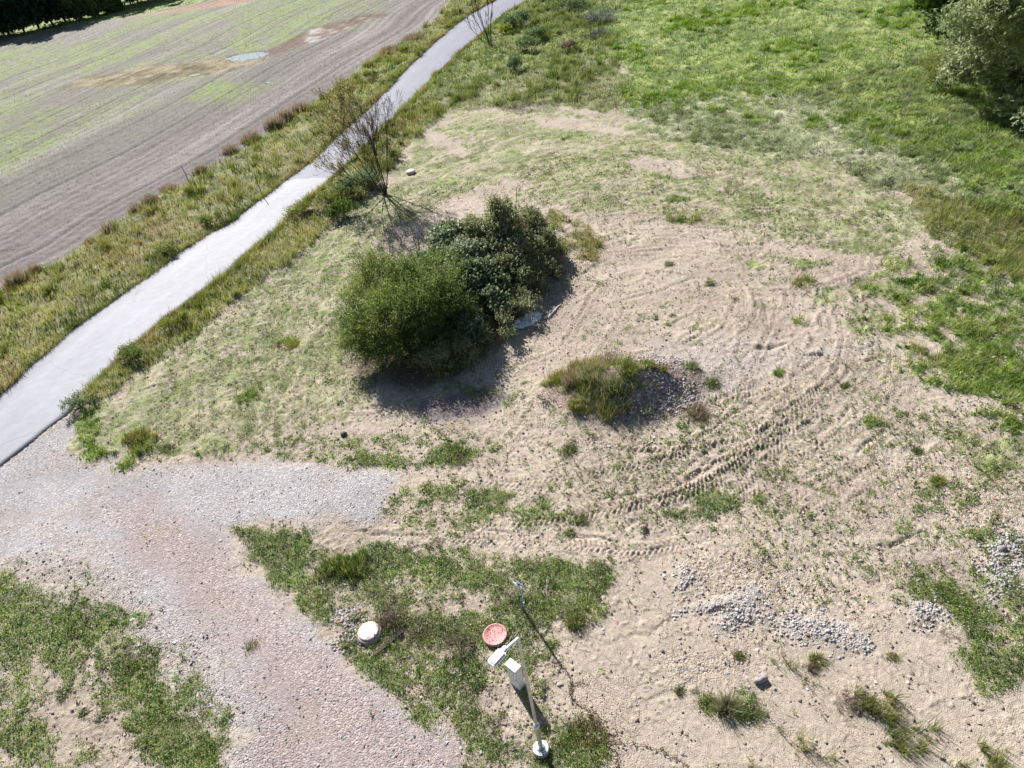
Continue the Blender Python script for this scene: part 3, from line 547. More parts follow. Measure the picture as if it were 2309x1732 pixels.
# ------------------------------------------------------------------ road and puddles
def road():
    L = smooth_line(W2(ROAD_L), 8); R = smooth_line(W2(ROAD_R), 8)
    def rs(P, n):
        s = np.concatenate([[0], np.cumsum(np.hypot(*np.diff(P, axis=0).T))]); t = np.linspace(0, s[-1], n); return np.stack([np.interp(t, s, P[:, k]) for k in (0, 1)], 1), s[-1]
    # match cross-sections by distance along y
    n = 900; ys = np.linspace(L[0][1], -6, 10)
    Lr, _ = rs(L, n)
    # nearest point on R in the direction square to L
    e = np.gradient(Lr, axis=0); e /= np.hypot(e[:, 0], e[:, 1])[:, None]
    for _ in range(40): e[1:-1] = (e[:-2] + e[1:-1] + e[2:]) / 3
    e /= np.hypot(e[:, 0], e[:, 1])[:, None]
    nrm = np.stack([-e[:, 1], e[:, 0]], 1)
    if nrm[n // 2] @ (R[len(R) // 2] - L[len(L) // 2]) < 0: nrm = -nrm
    Rr = np.zeros_like(Lr); wlast = 4.
    for i in range(n):
        v = R - Lr[i]; a = np.abs(v @ e[i]); j = np.argsort(a)[:3]; wv = np.average(v[j] @ nrm[i], weights=1 / (a[j] + .05)); 
        wv = float(np.clip(wv, 3.0, 5.6)); Rr[i] = Lr[i] + nrm[i] * wv
    w_ = np.hypot(*(Rr - Lr).T); 
    for _ in range(40): w_[1:-1] = (w_[:-2] + w_[1:-1] + w_[2:]) / 3
    m = 13; u = np.linspace(0, 1, m); lat = u[None, :] * w_[:, None]
    X = Lr[:, None, 0] + nrm[:, None, 0] * lat; Y = Lr[:, None, 1] + nrm[:, None, 1] * lat
    jit = .10 * (vn(np.arange(n) * .25, np.zeros(n), 5) - .5); X[:, 0] += jit * nrm[:, 0]; Y[:, 0] += jit * nrm[:, 1]; X[:, -1] += jit[::-1] * nrm[:, 0]; Y[:, -1] += jit[::-1] * nrm[:, 1]
    Z = .03 + .05 * (1 - (2 * u - 1) ** 2)[None, :] + 0 * X
    V = np.stack([X, Y, Z], -1).reshape(-1, 3); I = np.arange(n * m).reshape(n, m)
    Q = np.stack([I[:-1, :-1], I[:-1, 1:], I[1:, 1:], I[1:, :-1]], -1).reshape(-1, 4)
    nrm0 = np.cross(V[Q[0, 1]] - V[Q[0, 0]], V[Q[0, 2]] - V[Q[0, 0]])[2]
    if nrm0 < 0: Q = Q[:, ::-1]
    # skirt down at both edges
    k0 = len(V); lo = V[I[:, 0]] - [0, 0, .12]; hi = V[I[:, -1]] - [0, 0, .12]; V = np.concatenate([V, lo, hi])
    a = np.arange(k0, k0 + n); b = a + n
    Q = np.concatenate([Q, np.stack([I[:-1, 0], I[1:, 0], a[1:], a[:-1]], -1), np.stack([I[:-1, -1], I[1:, -1], b[1:], b[:-1]], -1)])
    U = np.concatenate([np.broadcast_to(u, (n, m)).ravel(), np.zeros(n), np.ones(n)])
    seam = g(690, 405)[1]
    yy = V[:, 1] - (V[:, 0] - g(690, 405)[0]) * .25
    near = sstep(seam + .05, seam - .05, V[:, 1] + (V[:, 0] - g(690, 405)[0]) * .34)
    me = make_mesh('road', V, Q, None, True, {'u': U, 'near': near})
    m_, t, b_, o = mat_new('asphalt'); co = obj_coords(t)
    ua = nd(t, 'ShaderNodeAttribute', attribute_name='u'); na = nd(t, 'ShaderNodeAttribute', attribute_name='near')
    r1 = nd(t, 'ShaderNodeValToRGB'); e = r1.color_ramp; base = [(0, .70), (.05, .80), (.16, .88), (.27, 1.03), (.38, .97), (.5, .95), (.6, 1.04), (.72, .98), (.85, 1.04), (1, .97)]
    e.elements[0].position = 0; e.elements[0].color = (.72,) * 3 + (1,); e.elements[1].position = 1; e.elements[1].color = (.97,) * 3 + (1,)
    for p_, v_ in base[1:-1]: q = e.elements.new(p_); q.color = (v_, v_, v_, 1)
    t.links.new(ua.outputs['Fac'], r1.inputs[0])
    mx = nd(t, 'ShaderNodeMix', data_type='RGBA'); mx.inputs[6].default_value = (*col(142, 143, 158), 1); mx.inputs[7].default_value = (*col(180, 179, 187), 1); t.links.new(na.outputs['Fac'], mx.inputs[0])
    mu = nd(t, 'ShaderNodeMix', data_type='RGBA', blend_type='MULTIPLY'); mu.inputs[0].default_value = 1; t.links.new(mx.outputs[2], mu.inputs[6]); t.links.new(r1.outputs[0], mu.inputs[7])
    c, n0 = vary(t, mu.outputs[2], .35, .93, 1.06, 3, co); c, n1 = vary(t, c, 60, .90, 1.1, 2, co)
    wv = nd(t, 'ShaderNodeTexNoise'); wv.inputs['Scale'].default_value = .8; wv.inputs['Detail'].default_value = 5; t.links.new(co, wv.inputs['Vector'])
    wm = nd(t, 'ShaderNodeVectorMath', operation='MULTIPLY_ADD'); wm.inputs[1].default_value = (1.2, 1.2, 0); t.links.new(wv.outputs['Color'], wm.inputs[0]); t.links.new(co, wm.inputs[2])
    ck = nd(t, 'ShaderNodeTexVoronoi', feature='DISTANCE_TO_EDGE'); ck.inputs['Scale'].default_value = .16; t.links.new(wm.outputs[0], ck.inputs['Vector'])
    cm = nd(t, 'ShaderNodeMapRange'); cm.inputs[1].default_value = .0; cm.inputs[2].default_value = .006; cm.inputs[3].default_value = .80; cm.inputs[4].default_value = 1; t.links.new(ck.outputs['Distance'], cm.inputs[0])
    cv = nd(t, 'ShaderNodeVectorMath', operation='SCALE'); t.links.new(c, cv.inputs[0]); t.links.new(cm.outputs[0], cv.inputs['Scale']); c = cv.outputs[0]; c, _n = vary(t, c, 2.5, .93, 1.07, 7, co)
    t.links.new(c, b_.inputs['Base Color']); b_.inputs['Roughness'].default_value = .72; b_.inputs['Specular IOR Level'].default_value = .35
    bp = nd(t, 'ShaderNodeBump'); bp.inputs['Strength'].default_value = .3; bp.inputs['Distance'].default_value = .004; t.links.new(n1, bp.inputs['Height']); t.links.new(bp.outputs[0], b_.inputs['Normal'])
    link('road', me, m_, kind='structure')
road()

def puddle(P, name='puddle'):
    P = smooth_line(np.concatenate([P, P[:1]]), 4)[:-1]; c = P.mean(0); P = c + (P - c) * (.8 + .5 * vn(np.arange(len(P)) * .7, np.zeros(len(P)), 6))[:, None]
    V = np.concatenate([[[*c, 0]], np.c_[P, np.zeros(len(P))]]); n = len(P); V[:, 2] = -.045
    i = np.arange(1, n + 1); Q = np.stack([np.zeros(n, int), i, np.roll(i, -1)], 1)
    m, t, b, o = mat_new('shallow_water'); b.inputs['Base Color'].default_value = (.22, .27, .28, 1); b.inputs['Roughness'].default_value = .12
    n_ = nd(t, 'ShaderNodeTexNoise'); n_.inputs['Scale'].default_value = .8; bp = nd(t, 'ShaderNodeBump'); bp.inputs['Strength'].default_value = .1; t.links.new(n_.outputs[0], bp.inputs['Height']); t.links.new(bp.outputs[0], b.inputs['Normal'])
    link(name, make_mesh(name, V, Q), m, kind='structure')
for p_ in (PUDDLE, PUD2, PUD3): puddle(p_)

# ------------------------------------------------------------------ blades, leaves, stones as numpy meshes
def blades(p, h, w, lean, cb, ct, seed=0):
    """thin tapering blades: p (n,3) base, h height, w width, lean (n,2) tip offset"""
    r = np.random.default_rng(seed); n = len(p); a = r.random(n) * math.pi
    wx = np.cos(a) * w / 2; wy = np.sin(a) * w / 2
    V = np.empty((n, 3, 3)); V[:, 0] = p; V[:, 1] = p; V[:, 2] = p
    V[:, 0, 0] -= wx; V[:, 0, 1] -= wy; V[:, 1, 0] += wx; V[:, 1, 1] += wy
    V[:, 2, 0] += lean[:, 0]; V[:, 2, 1] += lean[:, 1]; V[:, 2, 2] += h
    Cc = np.empty((n, 3, 3)); Cc[:, 0] = cb; Cc[:, 1] = cb; Cc[:, 2] = ct
    return V.reshape(-1, 3), np.arange(3 * n).reshape(n, 3), Cc.reshape(-1, 3)
def leaves(p, s, asp, cl, seed=0, up=.5, direc=None):
    """folded diamond leaves at p, length s"""
    r = np.random.default_rng(seed); n = len(p)
    d = r.normal(size=(n, 3)); 
    if direc is not None: d = d * .7 + direc * 1.3
    d /= np.linalg.norm(d, axis=1)[:, None] + 1e-9
    nr = r.normal(size=(n, 3)); nr[:, 2] = np.abs(nr[:, 2]) + up * 2; b = np.cross(nr, d); b /= np.linalg.norm(b, axis=1)[:, None] + 1e-9
    s = np.broadcast_to(s, (n,))[:, None]; V = np.empty((n, 4, 3))
    V[:, 0] = p - d * s * .5; V[:, 1] = p + b * s * asp * .5; V[:, 2] = p + d * s * .5; V[:, 3] = p - b * s * asp * .5
    Cc = np.repeat(cl[:, None, :], 4, 1)
    return V.reshape(-1, 3), np.arange(4 * n).reshape(n, 4), Cc.reshape(-1, 3)
def join(parts):
    V = []; Fd = {}; Cc = []; o = 0
    for v, f, c in parts:
        if not len(v): continue
        V.append(v); Cc.append(c); Fd.setdefault(f.shape[1], []).append(f + o); o += len(v)
    return np.concatenate(V), [np.concatenate(f) for f in Fd.values()], np.concatenate(Cc)

_RG = np.linspace(6.3, 260, 4000); _pd = _RG / (_RG ** 2 + CH ** 2) ** 1.5 * CH; _cd = np.cumsum(_pd); _cd /= _cd[-1]
def spread(n, seed, power=1.0):
    """points strewn over the visible ground, fewer per square metre the farther away they are"""
    r = np.random.default_rng(seed); rr = np.interp(r.random(n), _cd, _RG); a = (r.random(n) * 2 - 1) * 1.1
    x, y = rr * np.sin(a), rr * np.cos(a)
    px, py, z = proj(np.stack([x, y, 0 * x], 1)); k = (z > 0) & (px > -260) & (px < IW + 260) & (py > -120) & (py < IH + 200)
    return x[k], y[k]
def near_w(x, y): return np.sqrt(x * x + y * y + CH * CH) / 718      # metres one picture element spans

def zfine(x, y, C): return height(x, y, C, True)

TALLC = [col(120, 128, 62), col(160, 160, 88), col(196, 182, 124), col(150, 124, 84), col(96, 112, 52)]
def grow(kinds, name, label, n, seed, hr, per, colfn, lean=.5, wmul=.7, mat=M_grass, wind=(.12, -.05), thr=.45, leafy=False, wreal=.010):
    x, y = spread(n, seed); C = cover(x, y); P = np.zeros(x.shape); 
    for k in kinds: P = np.maximum(P, C['P'][k])
    r = np.random.default_rng(seed + 1); k = r.random(len(x)) < sstep(thr - .35, thr + .35, P)
    x, y = x[k], y[k]; C = {kk: (v[k] if not isinstance(v, dict) else {q: z[k] for q, z in v.items()}) for kk, v in C.items()}
    z = zfine(x, y, C); fp = near_w(x, y); m = len(x)
    X = np.repeat(x, per); Y = np.repeat(y, per); Z = np.repeat(z, per); FP = np.repeat(fp, per); N = len(X)
    spreadr = np.maximum(.05, FP * 1.3); X = X + r.normal(size=N) * spreadr; Y = Y + r.normal(size=N) * spreadr
    H = r.uniform(hr[0], hr[1], N) * (.6 + .8 * fbm(X, Y, 1.3, 3, 33))
    Wd = np.maximum(wreal, FP * wmul) * r.uniform(.6, 1.3, N)
    c = colfn(X, Y, r) * r.uniform(.7, 1.35, N)[:, None]
    if leafy:
        p = np.stack([X, Y, Z + H * r.random(N)], 1); s = np.maximum(.035, FP * 1.5) * r.uniform(.6, 1.3, N)
        V, Fc, Cc = leaves(p, s, .55, c, seed, .5)
    else:
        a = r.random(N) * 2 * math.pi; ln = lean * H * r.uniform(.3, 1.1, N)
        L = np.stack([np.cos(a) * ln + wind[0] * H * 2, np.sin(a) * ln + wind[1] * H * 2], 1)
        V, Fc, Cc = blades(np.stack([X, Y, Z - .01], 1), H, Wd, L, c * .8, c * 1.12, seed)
    print(name, N)
    me = make_mesh(name, V, Fc, np.clip(Cc, 0, .9)); return link(name, me, mat, label=label, category='grass' if not leafy else 'weeds', kind='stuff')

def cf(k, sc=.8, extra=None, amt=.5, seed=0):
    def f(X, Y, r):
        t = np.clip((fbm(X, Y, sc, 4, 90 + seed, .6) - .5) * 2.6 + .5 + r.normal(size=len(X)) * .15, 0, 1); c = ramp3(KC[k], t)
        if extra is not None:
            e = np.array(extra); i = r.integers(0, len(e), len(X)); m = (r.random(len(X)) < amt); c = np.where(m[:, None], e[i], c)
        return c
    return f
def tallcol(X, Y, r):
    t = fbm(X, Y, 1.8, 3, 95); t2 = fbm(X, Y, 3.5, 3, 96)
    c = ramp3((col(100, 124, 54), col(156, 168, 88), col(194, 190, 122)), np.clip((t - .5) * 2.6 + .5, 0, 1))
    c = mix(c, np.broadcast_to(col(166, 140, 92), c.shape), .65 * sstep(.52, .66, t2)); m = r.random(len(X)) < .14
    return np.where(m[:, None], col(206, 192, 148), c)
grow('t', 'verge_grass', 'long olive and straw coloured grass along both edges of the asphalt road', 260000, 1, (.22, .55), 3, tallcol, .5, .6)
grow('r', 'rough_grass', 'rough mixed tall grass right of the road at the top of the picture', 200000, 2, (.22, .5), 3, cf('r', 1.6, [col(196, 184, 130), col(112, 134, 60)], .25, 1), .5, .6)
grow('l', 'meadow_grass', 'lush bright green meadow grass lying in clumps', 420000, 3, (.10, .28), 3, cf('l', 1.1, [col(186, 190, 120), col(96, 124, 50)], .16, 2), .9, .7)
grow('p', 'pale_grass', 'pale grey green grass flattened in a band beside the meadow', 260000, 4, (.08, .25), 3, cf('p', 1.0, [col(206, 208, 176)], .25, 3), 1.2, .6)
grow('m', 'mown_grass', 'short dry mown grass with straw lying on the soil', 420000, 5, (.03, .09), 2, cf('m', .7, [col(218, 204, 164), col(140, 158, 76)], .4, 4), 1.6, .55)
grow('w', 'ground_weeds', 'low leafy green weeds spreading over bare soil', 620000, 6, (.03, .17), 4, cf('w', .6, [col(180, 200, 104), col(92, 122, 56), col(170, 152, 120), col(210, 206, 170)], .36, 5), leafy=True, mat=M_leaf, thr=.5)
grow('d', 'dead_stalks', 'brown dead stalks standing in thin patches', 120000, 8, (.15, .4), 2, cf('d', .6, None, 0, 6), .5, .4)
#--PART2--
# ------------------------------------------------------------------ stones
_ico = None
def ico():
    global _ico
    if _ico is None:
        p = (1 + 5 ** .5) / 2
        v = np.array([(-1, p, 0), (1, p, 0), (-1, -p, 0), (1, -p, 0), (0, -1, p), (0, 1, p), (0, -1, -p), (0, 1, -p), (p, 0, -1), (p, 0, 1), (-p, 0, -1), (-p, 0, 1)], float) / math.hypot(1, p)
        f = np.array([(0, 11, 5), (0, 5, 1), (0, 1, 7), (0, 7, 10), (0, 10, 11), (1, 5, 9), (5, 11, 4), (11, 10, 2), (10, 7, 6), (7, 1, 8), (3, 9, 4), (3, 4, 2), (3, 2, 6), (3, 6, 8), (3, 8, 9), (4, 9, 5), (2, 4, 11), (6, 2, 10), (8, 6, 7), (9, 8, 1)])
        _ico = (v, f)
    return _ico
_oct = (np.array([(1, 0, 0), (0, 1, 0), (-1, 0, 0), (0, -1, 0), (0, 0, 1), (0, 0, -1)], float), np.array([(0, 1, 4), (1, 2, 4), (2, 3, 4), (3, 0, 4)]))
def stones(p, s, cl, seed=0, hi=False, flat=.6):
    r = np.random.default_rng(seed); v, f = ico() if hi else _oct; n = len(p); k = len(v)
    sc = s[:, None] * r.uniform(.6, 1.3, (n, 3)); sc[:, 2] *= flat
    V = v[None] * (1 + r.normal(size=(n, k, 1)) * .13) * sc[:, None, :]
    a = r.random(n) * 6.283; ca, sa = np.cos(a)[:, None], np.sin(a)[:, None]
    tl = r.normal(size=n)[:, None] * .35; V = np.stack([V[..., 0], V[..., 1] * np.cos(tl) - V[..., 2] * np.sin(tl), V[..., 1] * np.sin(tl) + V[..., 2] * np.cos(tl)], -1)
    V = np.stack([V[..., 0] * ca - V[..., 1] * sa, V[..., 0] * sa + V[..., 1] * ca, V[..., 2]], -1) + p[:, None]
    Fc = (f[None] + (np.arange(n) * k)[:, None, None]).reshape(-1, 3)
    return V.reshape(-1, 3), Fc, np.repeat(cl, k, 0)
STC = np.array([col(208, 202, 198), col(224, 220, 216), col(182, 176, 174), col(190, 168, 158), col(176, 128, 112), col(160, 156, 158)])
def scatter_stones(name, label, polys, n, seed, s0, s1, wts, hi=False, lift=.2, soft=.3):
    r = np.random.default_rng(seed); X = []; Y = []; ar = np.array([abs(((q[:, 0] - q[0, 0]) * (np.roll(q[:, 1], -1) - q[0, 1]) - (np.roll(q[:, 0], -1) - q[0, 0]) * (q[:, 1] - q[0, 1])).sum()) for q in polys]); ar /= ar.sum()
    for q, a in zip(polys, ar):
        lo, hi_ = q.min(0) - .3, q.max(0) + .3; m = int(n * a * 2.2) + 10
        x = r.uniform(lo[0], hi_[0], m); y = r.uniform(lo[1], hi_[1], m); k = r.random(m) < pmask(q, x, y, soft, .4, .8, 5); X.append(x[k]); Y.append(y[k])
    x = np.concatenate(X); y = np.concatenate(Y)
    C = cover(x, y); z = height(x, y, C, True); cb = z * 0
    for e in COBBLE: cb += .10 * pmask(e, x, y, .25, .35) * fbm(x, y, .35, 4, 52, .65)
    s = r.uniform(0, 1, len(x)) ** 2.2 * (s1 - s0) + s0; cl = STC[r.choice(len(STC), len(x), p=np.array(wts) / sum(wts))] * r.uniform(.85, 1.15, len(x))[:, None]
    V, Fc, Cc = stones(np.stack([x, y, z + cb + s * lift], 1), s, cl, seed, hi)
    print(name, len(x)); me = make_mesh(name, V, Fc, np.clip(Cc, 0, .9), hi); return link(name, me, M_stone, label=label, category='stones', kind='stuff')
def near_stones(name, label, n, seed, sel, s0, s1, wts):
    x, y = spread(n, seed); k = np.hypot(x, y) < 42; x, y = x[k], y[k]; C = cover(x, y); r = np.random.default_rng(seed)
    m = r.random(len(x)) < sel(x, y, C); x, y = x[m], y[m]; C = {kk: (v[m] if not isinstance(v, dict) else v) for kk, v in C.items()}; C['P'] = {q: v[m] for q, v in C['P'].items()}
    z = height(x, y, C, True); fp = near_w(x, y); s = np.maximum(s0, fp * .35) + r.random(len(x)) ** 5 * s1
    cl = STC[r.choice(len(STC), len(x), p=np.array(wts) / sum(wts))] * r.uniform(.85, 1.15, len(x))[:, None]
    V, Fc, Cc = stones(np.stack([x, y, z + s * .25], 1), s, cl, seed); print(name, len(x))
    link(name, make_mesh(name, V, Fc, np.clip(Cc, 0, .9)), M_stone, label=label, category='stones', kind='stuff')
near_stones('gravel', 'pale crushed gravel strewn over the grey and pink track', 110000, 21, lambda x, y, C: C['gravel'] * .8, .012, .035, [4, 4, 2, 3, 1, 2])
def soilsel(x, y, C):
    q = np.zeros(x.shape) + .05
    for e in PEBBLE: q = np.maximum(q, .6 * pmask(e, x, y, .8, .8))
    q = np.maximum(q, .35 * pmask(SPARSE, x, y, .8, .8)); return q * (1 - C['field']) * (1 - C['road']) * (1 - C['gravel']) * sstep(44, 30, np.hypot(x, y))
near_stones('pebbles', 'small pale pebbles lying loose on the bare soil', 150000, 22, soilsel, .014, .05, [4, 3, 3, 3, 1, 1])
scatter_stones('cobbles', 'pale grey cobbles and rubble piled in patches on the sand', COBBLE, 3600, 23, .012, .055, [5, 7, 3, 2, .4, 1], True, .2, .9)
HST = [W2([(1420, 885), (1460, 868), (1540, 878), (1580, 895), (1560, 925), (1480, 945), (1400, 948), (1380, 925)]), W2([(1350, 806), (1450, 800), (1540, 830), (1510, 860), (1440, 850)])]
scatter_stones('heap_stones', 'reddish and white rubble stones covering the right flank of the mound', HST, 6000, 24, .015, .065, [4, 5, 2, 4, 3, 1], True)
scatter_stones('brick_rubble', 'white and red rubble fragments beside the pale manhole cover', [ell(790, 1395, 40, 22, 15), ell(790, 1440, 26, 40, 30)], 900, 25, .02, .06, [5, 5, 1, 3, 4, 1], True)

# ------------------------------------------------------------------ woody plants
def tube(P, R, k=5):
    P = np.asarray(P, float); n = len(P); T = np.gradient(P, axis=0); T /= np.linalg.norm(T, axis=1)[:, None] + 1e-9
    ref = np.array([.3, .2, 1.0]) if abs(T[0][2]) < .8 else np.array([1., .1, 0]); U = np.cross(T, ref); U /= np.linalg.norm(U, axis=1)[:, None] + 1e-9; B = np.cross(T, U)
    a = np.arange(k) / k * 2 * math.pi; V = P[:, None] + np.asarray(R)[:, None, None] * (U[:, None] * np.cos(a)[None, :, None] + B[:, None] * np.sin(a)[None, :, None])
    I = np.arange(n * k).reshape(n, k); Q = np.stack([I[:-1], np.roll(I[:-1], -1, 1), np.roll(I[1:], -1, 1), I[1:]], -1).reshape(-1, 4)
    return V.reshape(-1, 3), Q
def limb(r, p, d, L, rad, n=6, wob=.25, grav=.0):
    pts = [np.array(p, float)]; d = np.array(d, float); d /= np.linalg.norm(d)
    for i in range(n):
        d = d + r.normal(size=3) * wob / n + np.array([0, 0, grav / n]); d /= np.linalg.norm(d); pts.append(pts[-1] + d * L / n)
    return np.array(pts)
def woody(r, stems, spec, rad0, minr=.008, wob=.5, up=.3):
    """stems: list of (base, dir, length). spec: list of (children, length ratio, spread) per level. returns meshes and twig ends"""
    parts = []; ends = []; cur = []
    for b, d, L in stems:
        P = limb(r, b, d, L, rad0, 8, wob, .1); cur.append((P, rad0 * (.7 + .5 * r.random())))
    lv = 0
    while True:
        for P, R in cur:
            k = 6 if lv == 0 else 4 if lv == 1 else 3; rr = R * np.linspace(1, .35, len(P)); v, q = tube(P, np.maximum(rr, minr), k); parts.append((v, q))
        if lv >= len(spec):
            ends += [P for P, R in cur]; break
        n, ra, sp = spec[lv]; nx = []
        for P, R in cur:
            L = np.linalg.norm(P[-1] - P[0])
            for j in range(n):
                t = .28 + .70 * (j + r.random()) / n; i = t * (len(P) - 1); a = int(i); a = min(a, len(P) - 2); pt = P[a] + (P[a + 1] - P[a]) * (i - a); d = P[a + 1] - P[a]; d /= np.linalg.norm(d)
                d = d + r.normal(size=3) * sp; d[2] += up * .5; nx.append((limb(r, pt, d, L * ra * (1.25 - .6 * t) * r.uniform(.7, 1.2), 0, 5, wob, up), max(minr, R * (1 - .55 * t) * .55)))
        cur = nx; lv += 1
    V = []; Q = []; o = 0
    for v, q in parts: V.append(v); Q.append(q + o); o += len(v)
    return np.concatenate(V), np.concatenate(Q), ends
def barkcol(V, base, r): return np.clip(np.asarray(base)[None] * (1 + .25 * (r.random((len(V), 1)) - .5)), 0, .9)

def crown(r, lobes, n_sprig, per, slen, lsize, asp, cols, shell=(.55, 1.0), up=.45, flutter=.6, low=None):
    """sprigs of leaves standing out of overlapping lobes: uneven outline with gaps"""
    lobes = np.array(lobes, float); wgt = (lobes[:, 3] * lobes[:, 4] + lobes[:, 4] * lobes[:, 5] + lobes[:, 3] * lobes[:, 5]); i = r.choice(len(lobes), n_sprig, p=wgt / wgt.sum())
    d = r.normal(size=(n_sprig, 3)); d /= np.linalg.norm(d, axis=1)[:, None]; d[:, 2] = np.where(d[:, 2] < -.35, -d[:, 2], d[:, 2])
    rad = r.uniform(shell[0], shell[1], n_sprig) ** .7
    lump = 1 + .28 * (vn(d[:, 0] * 2.3 + i * 3, d[:, 1] * 2.3 + d[:, 2] * 1.7 + 5, 3) - .5) * 2
    K = 9; sc_ = r.normal(size=(len(lobes), K, 3)); sc_ /= np.linalg.norm(sc_, axis=2)[..., None]; sc_[..., 2] = np.abs(sc_[..., 2]) * 1.1 - .25
    j = r.integers(0, K, n_sprig); sub = sc_[i, j]; rsub = r.uniform(.30, .48, (len(lobes), K))[i, j]
    core = r.random(n_sprig) < .22
    p = lobes[i, :3] + np.where(core[:, None], d * (rad * lump)[:, None] * .8, sub * .72 + d * (rsub * rad)[:, None]) * lobes[i, 3:6]
    tin_sub = r.random((len(lobes), K))[i, j]; d = np.where(core[:, None], d, d * .6 + sub * .7)
    # clumps: drop sprigs where a coarse noise is low, so gaps open
    p0 = p; keep = vn(p[:, 0] * 1.6 + p[:, 2] * 1.1, p[:, 1] * 1.6 - p[:, 2] * .9, 8) > .28; p = p[keep]; d = d[keep]; n = len(p)
    dirs = d + np.array([0, 0, up]) + r.normal(size=(n, 3)) * .35; dirs /= np.linalg.norm(dirs, axis=1)[:, None]
    tint = .45 * r.random(n) + .3 * tin_sub[keep] + .6 * (vn(p[:, 0] * .9 + 9, p[:, 1] * .9 + p[:, 2], 4) - .2)
    L = slen * r.uniform(.5, 1.4, n); t = r.random((n, per)); P = p[:, None] + dirs[:, None] * (t * L[:, None])[..., None] + r.normal(size=(n, per, 3)) * slen * .08
    P = P.reshape(-1, 3); D = np.repeat(dirs, per, 0); tt = np.repeat(tint, per); cc = ramp3(cols, np.clip(tt + r.normal(size=len(tt)) * .12, 0, 1)) * r.uniform(.8, 1.22, len(tt))[:, None]
    m = P[:, 2] > .02; P, D, cc = P[m], D[m], cc[m]
    return leaves(P, lsize * r.uniform(.6, 1.35, len(P)), asp, cc, int(r.integers(1e6)), .35, D * flutter)

LC = dict(
 willow=(col(84, 110, 60), col(130, 150, 82), col(178, 188, 106)), bramble=(col(104, 126, 86), col(156, 172, 130), col(212, 220, 190)), dark=(col(116, 126, 90), col(158, 166, 120), col(204, 204, 162)),
 silver=(col(136, 152, 104), col(186, 198, 146), col(234, 238, 204)), deep=(col(56, 84, 46), col(92, 120, 58), col(146, 166, 80)), olive=(col(104, 120, 62), col(142, 152, 82), col(178, 176, 108)),
 far=(col(44, 70, 60), col(66, 96, 76), col(108, 136, 96)), farl=(col(84, 116, 66), col(122, 148, 84), col(156, 174, 106)), blue=(col(84, 112, 72), col(124, 148, 100), col(164, 180, 130)),
 brown=(col(128, 108, 96), col(160, 140, 124), col(196, 178, 158)), grey=(col(120, 120, 112), col(156, 154, 146), col(206, 204, 198)), tus=(col(96, 122, 50), col(140, 158, 72), col(190, 184, 112)), autumn=(col(168, 146, 84), col(190, 172, 104), col(176, 182, 112)),
 red=(col(112, 74, 60), col(134, 96, 66), col(120, 128, 70)), yel=(col(112, 134, 40), col(160, 172, 60), col(190, 190, 90)))
BARKC = col(100, 92, 86); BARKL = col(120, 108, 96)

def shrub(name, label, cat, px, lobes, nsp, per, slen, ls, asp, kind, group=None, seed=1, stems=9, stemlen=1.6, foliage='foliage', layers=None, stemcol=BARKC, up=.45, mat=M_leaf):
    """px: foot on the layout; lobes relative to the foot in metres"""
    r = np.random.default_rng(seed); base = gz(*px) if len(px) == 2 else np.array(px, float); t = thing(name, label, cat, base, group)
    V, Fc, Cc = crown(r, lobes, nsp, per, slen, ls, asp, LC[kind], up=up)
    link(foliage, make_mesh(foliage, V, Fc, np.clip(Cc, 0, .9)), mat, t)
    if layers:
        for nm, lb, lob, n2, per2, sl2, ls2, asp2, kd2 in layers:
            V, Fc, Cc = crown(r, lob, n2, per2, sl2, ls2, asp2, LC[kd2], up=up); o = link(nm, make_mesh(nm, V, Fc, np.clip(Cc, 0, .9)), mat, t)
            if lb: o['label'] = lb
    if stems:
        L = np.array(lobes); st = []
        for i in range(stems):
            q = L[i % len(L)]; tgt = q[:3] + r.normal(size=3) * q[3:6] * .35; b = np.array([q[0] * .3 + r.normal() * .12, q[1] * .3 + r.normal() * .12, -.03]); d = tgt - b; st.append((b, d, np.linalg.norm(d) * 1.25))
        v, q, e = woody(r, st, [(5, .5, .5), (4, .5, .6)], .035, .006); link('stems', make_mesh('stems', v, q, barkcol(v, stemcol, r), True), M_bark, t)
    return t

# the thicket in the middle of the plot: three joined shrubs standing in a row
def rel(foot, items):
    """lobes given by the spot below them: (px, py, z, rx, ry, rz)"""
    b = gz(*foot); out = []
    for px, py, z, rx, ry, rz in items:
        q = g(px, py); out.append((q[0] - b[0], q[1] - b[1], z, rx, ry, rz))
    return out
shrub('leafy_shrub', 'large bright green feathery willow shrub, left end of the thicket on the mown plot', 'shrub', (900, 800),
      rel((900, 800), [(900, 795, 1.35, 1.9, 1.5, 1.45), (865, 765, 1.4, 1.6, 1.4, 1.35), (945, 780, 1.6, 1.7, 1.4, 1.45), (835, 800, .8, 1.1, 1.0, 1.05), (975, 745, 1.6, 1.5, 1.4, 1.4), (860, 825, .7, 1.4, 1.0, .9), (905, 730, 1.8, 1.6, 1.3, 1.4), (940, 822, .8, 1.7, 1.1, .9), (880, 710, 2.5, .6, .6, .7), (945, 725, 2.8, .6, .6, .6), (1000, 760, 1.4, 1.3, 1.1, 1.2), (1015, 700, 1.9, 1.2, 1.1, 1.1), (1035, 740, 1.2, 1.2, 1.0, 1.0)]),
      8600, 16, .75, .115, .28, 'willow', seed=3, stems=14, layers=[('lower_foliage', 'dark lower leaves of the willow shrub', rel((900, 800), [(920, 820, .5, 1.9, 1.0, .6), (970, 790, .6, 1.5, 1.0, .7)]), 700, 10, .4, .09, .35, 'deep')])
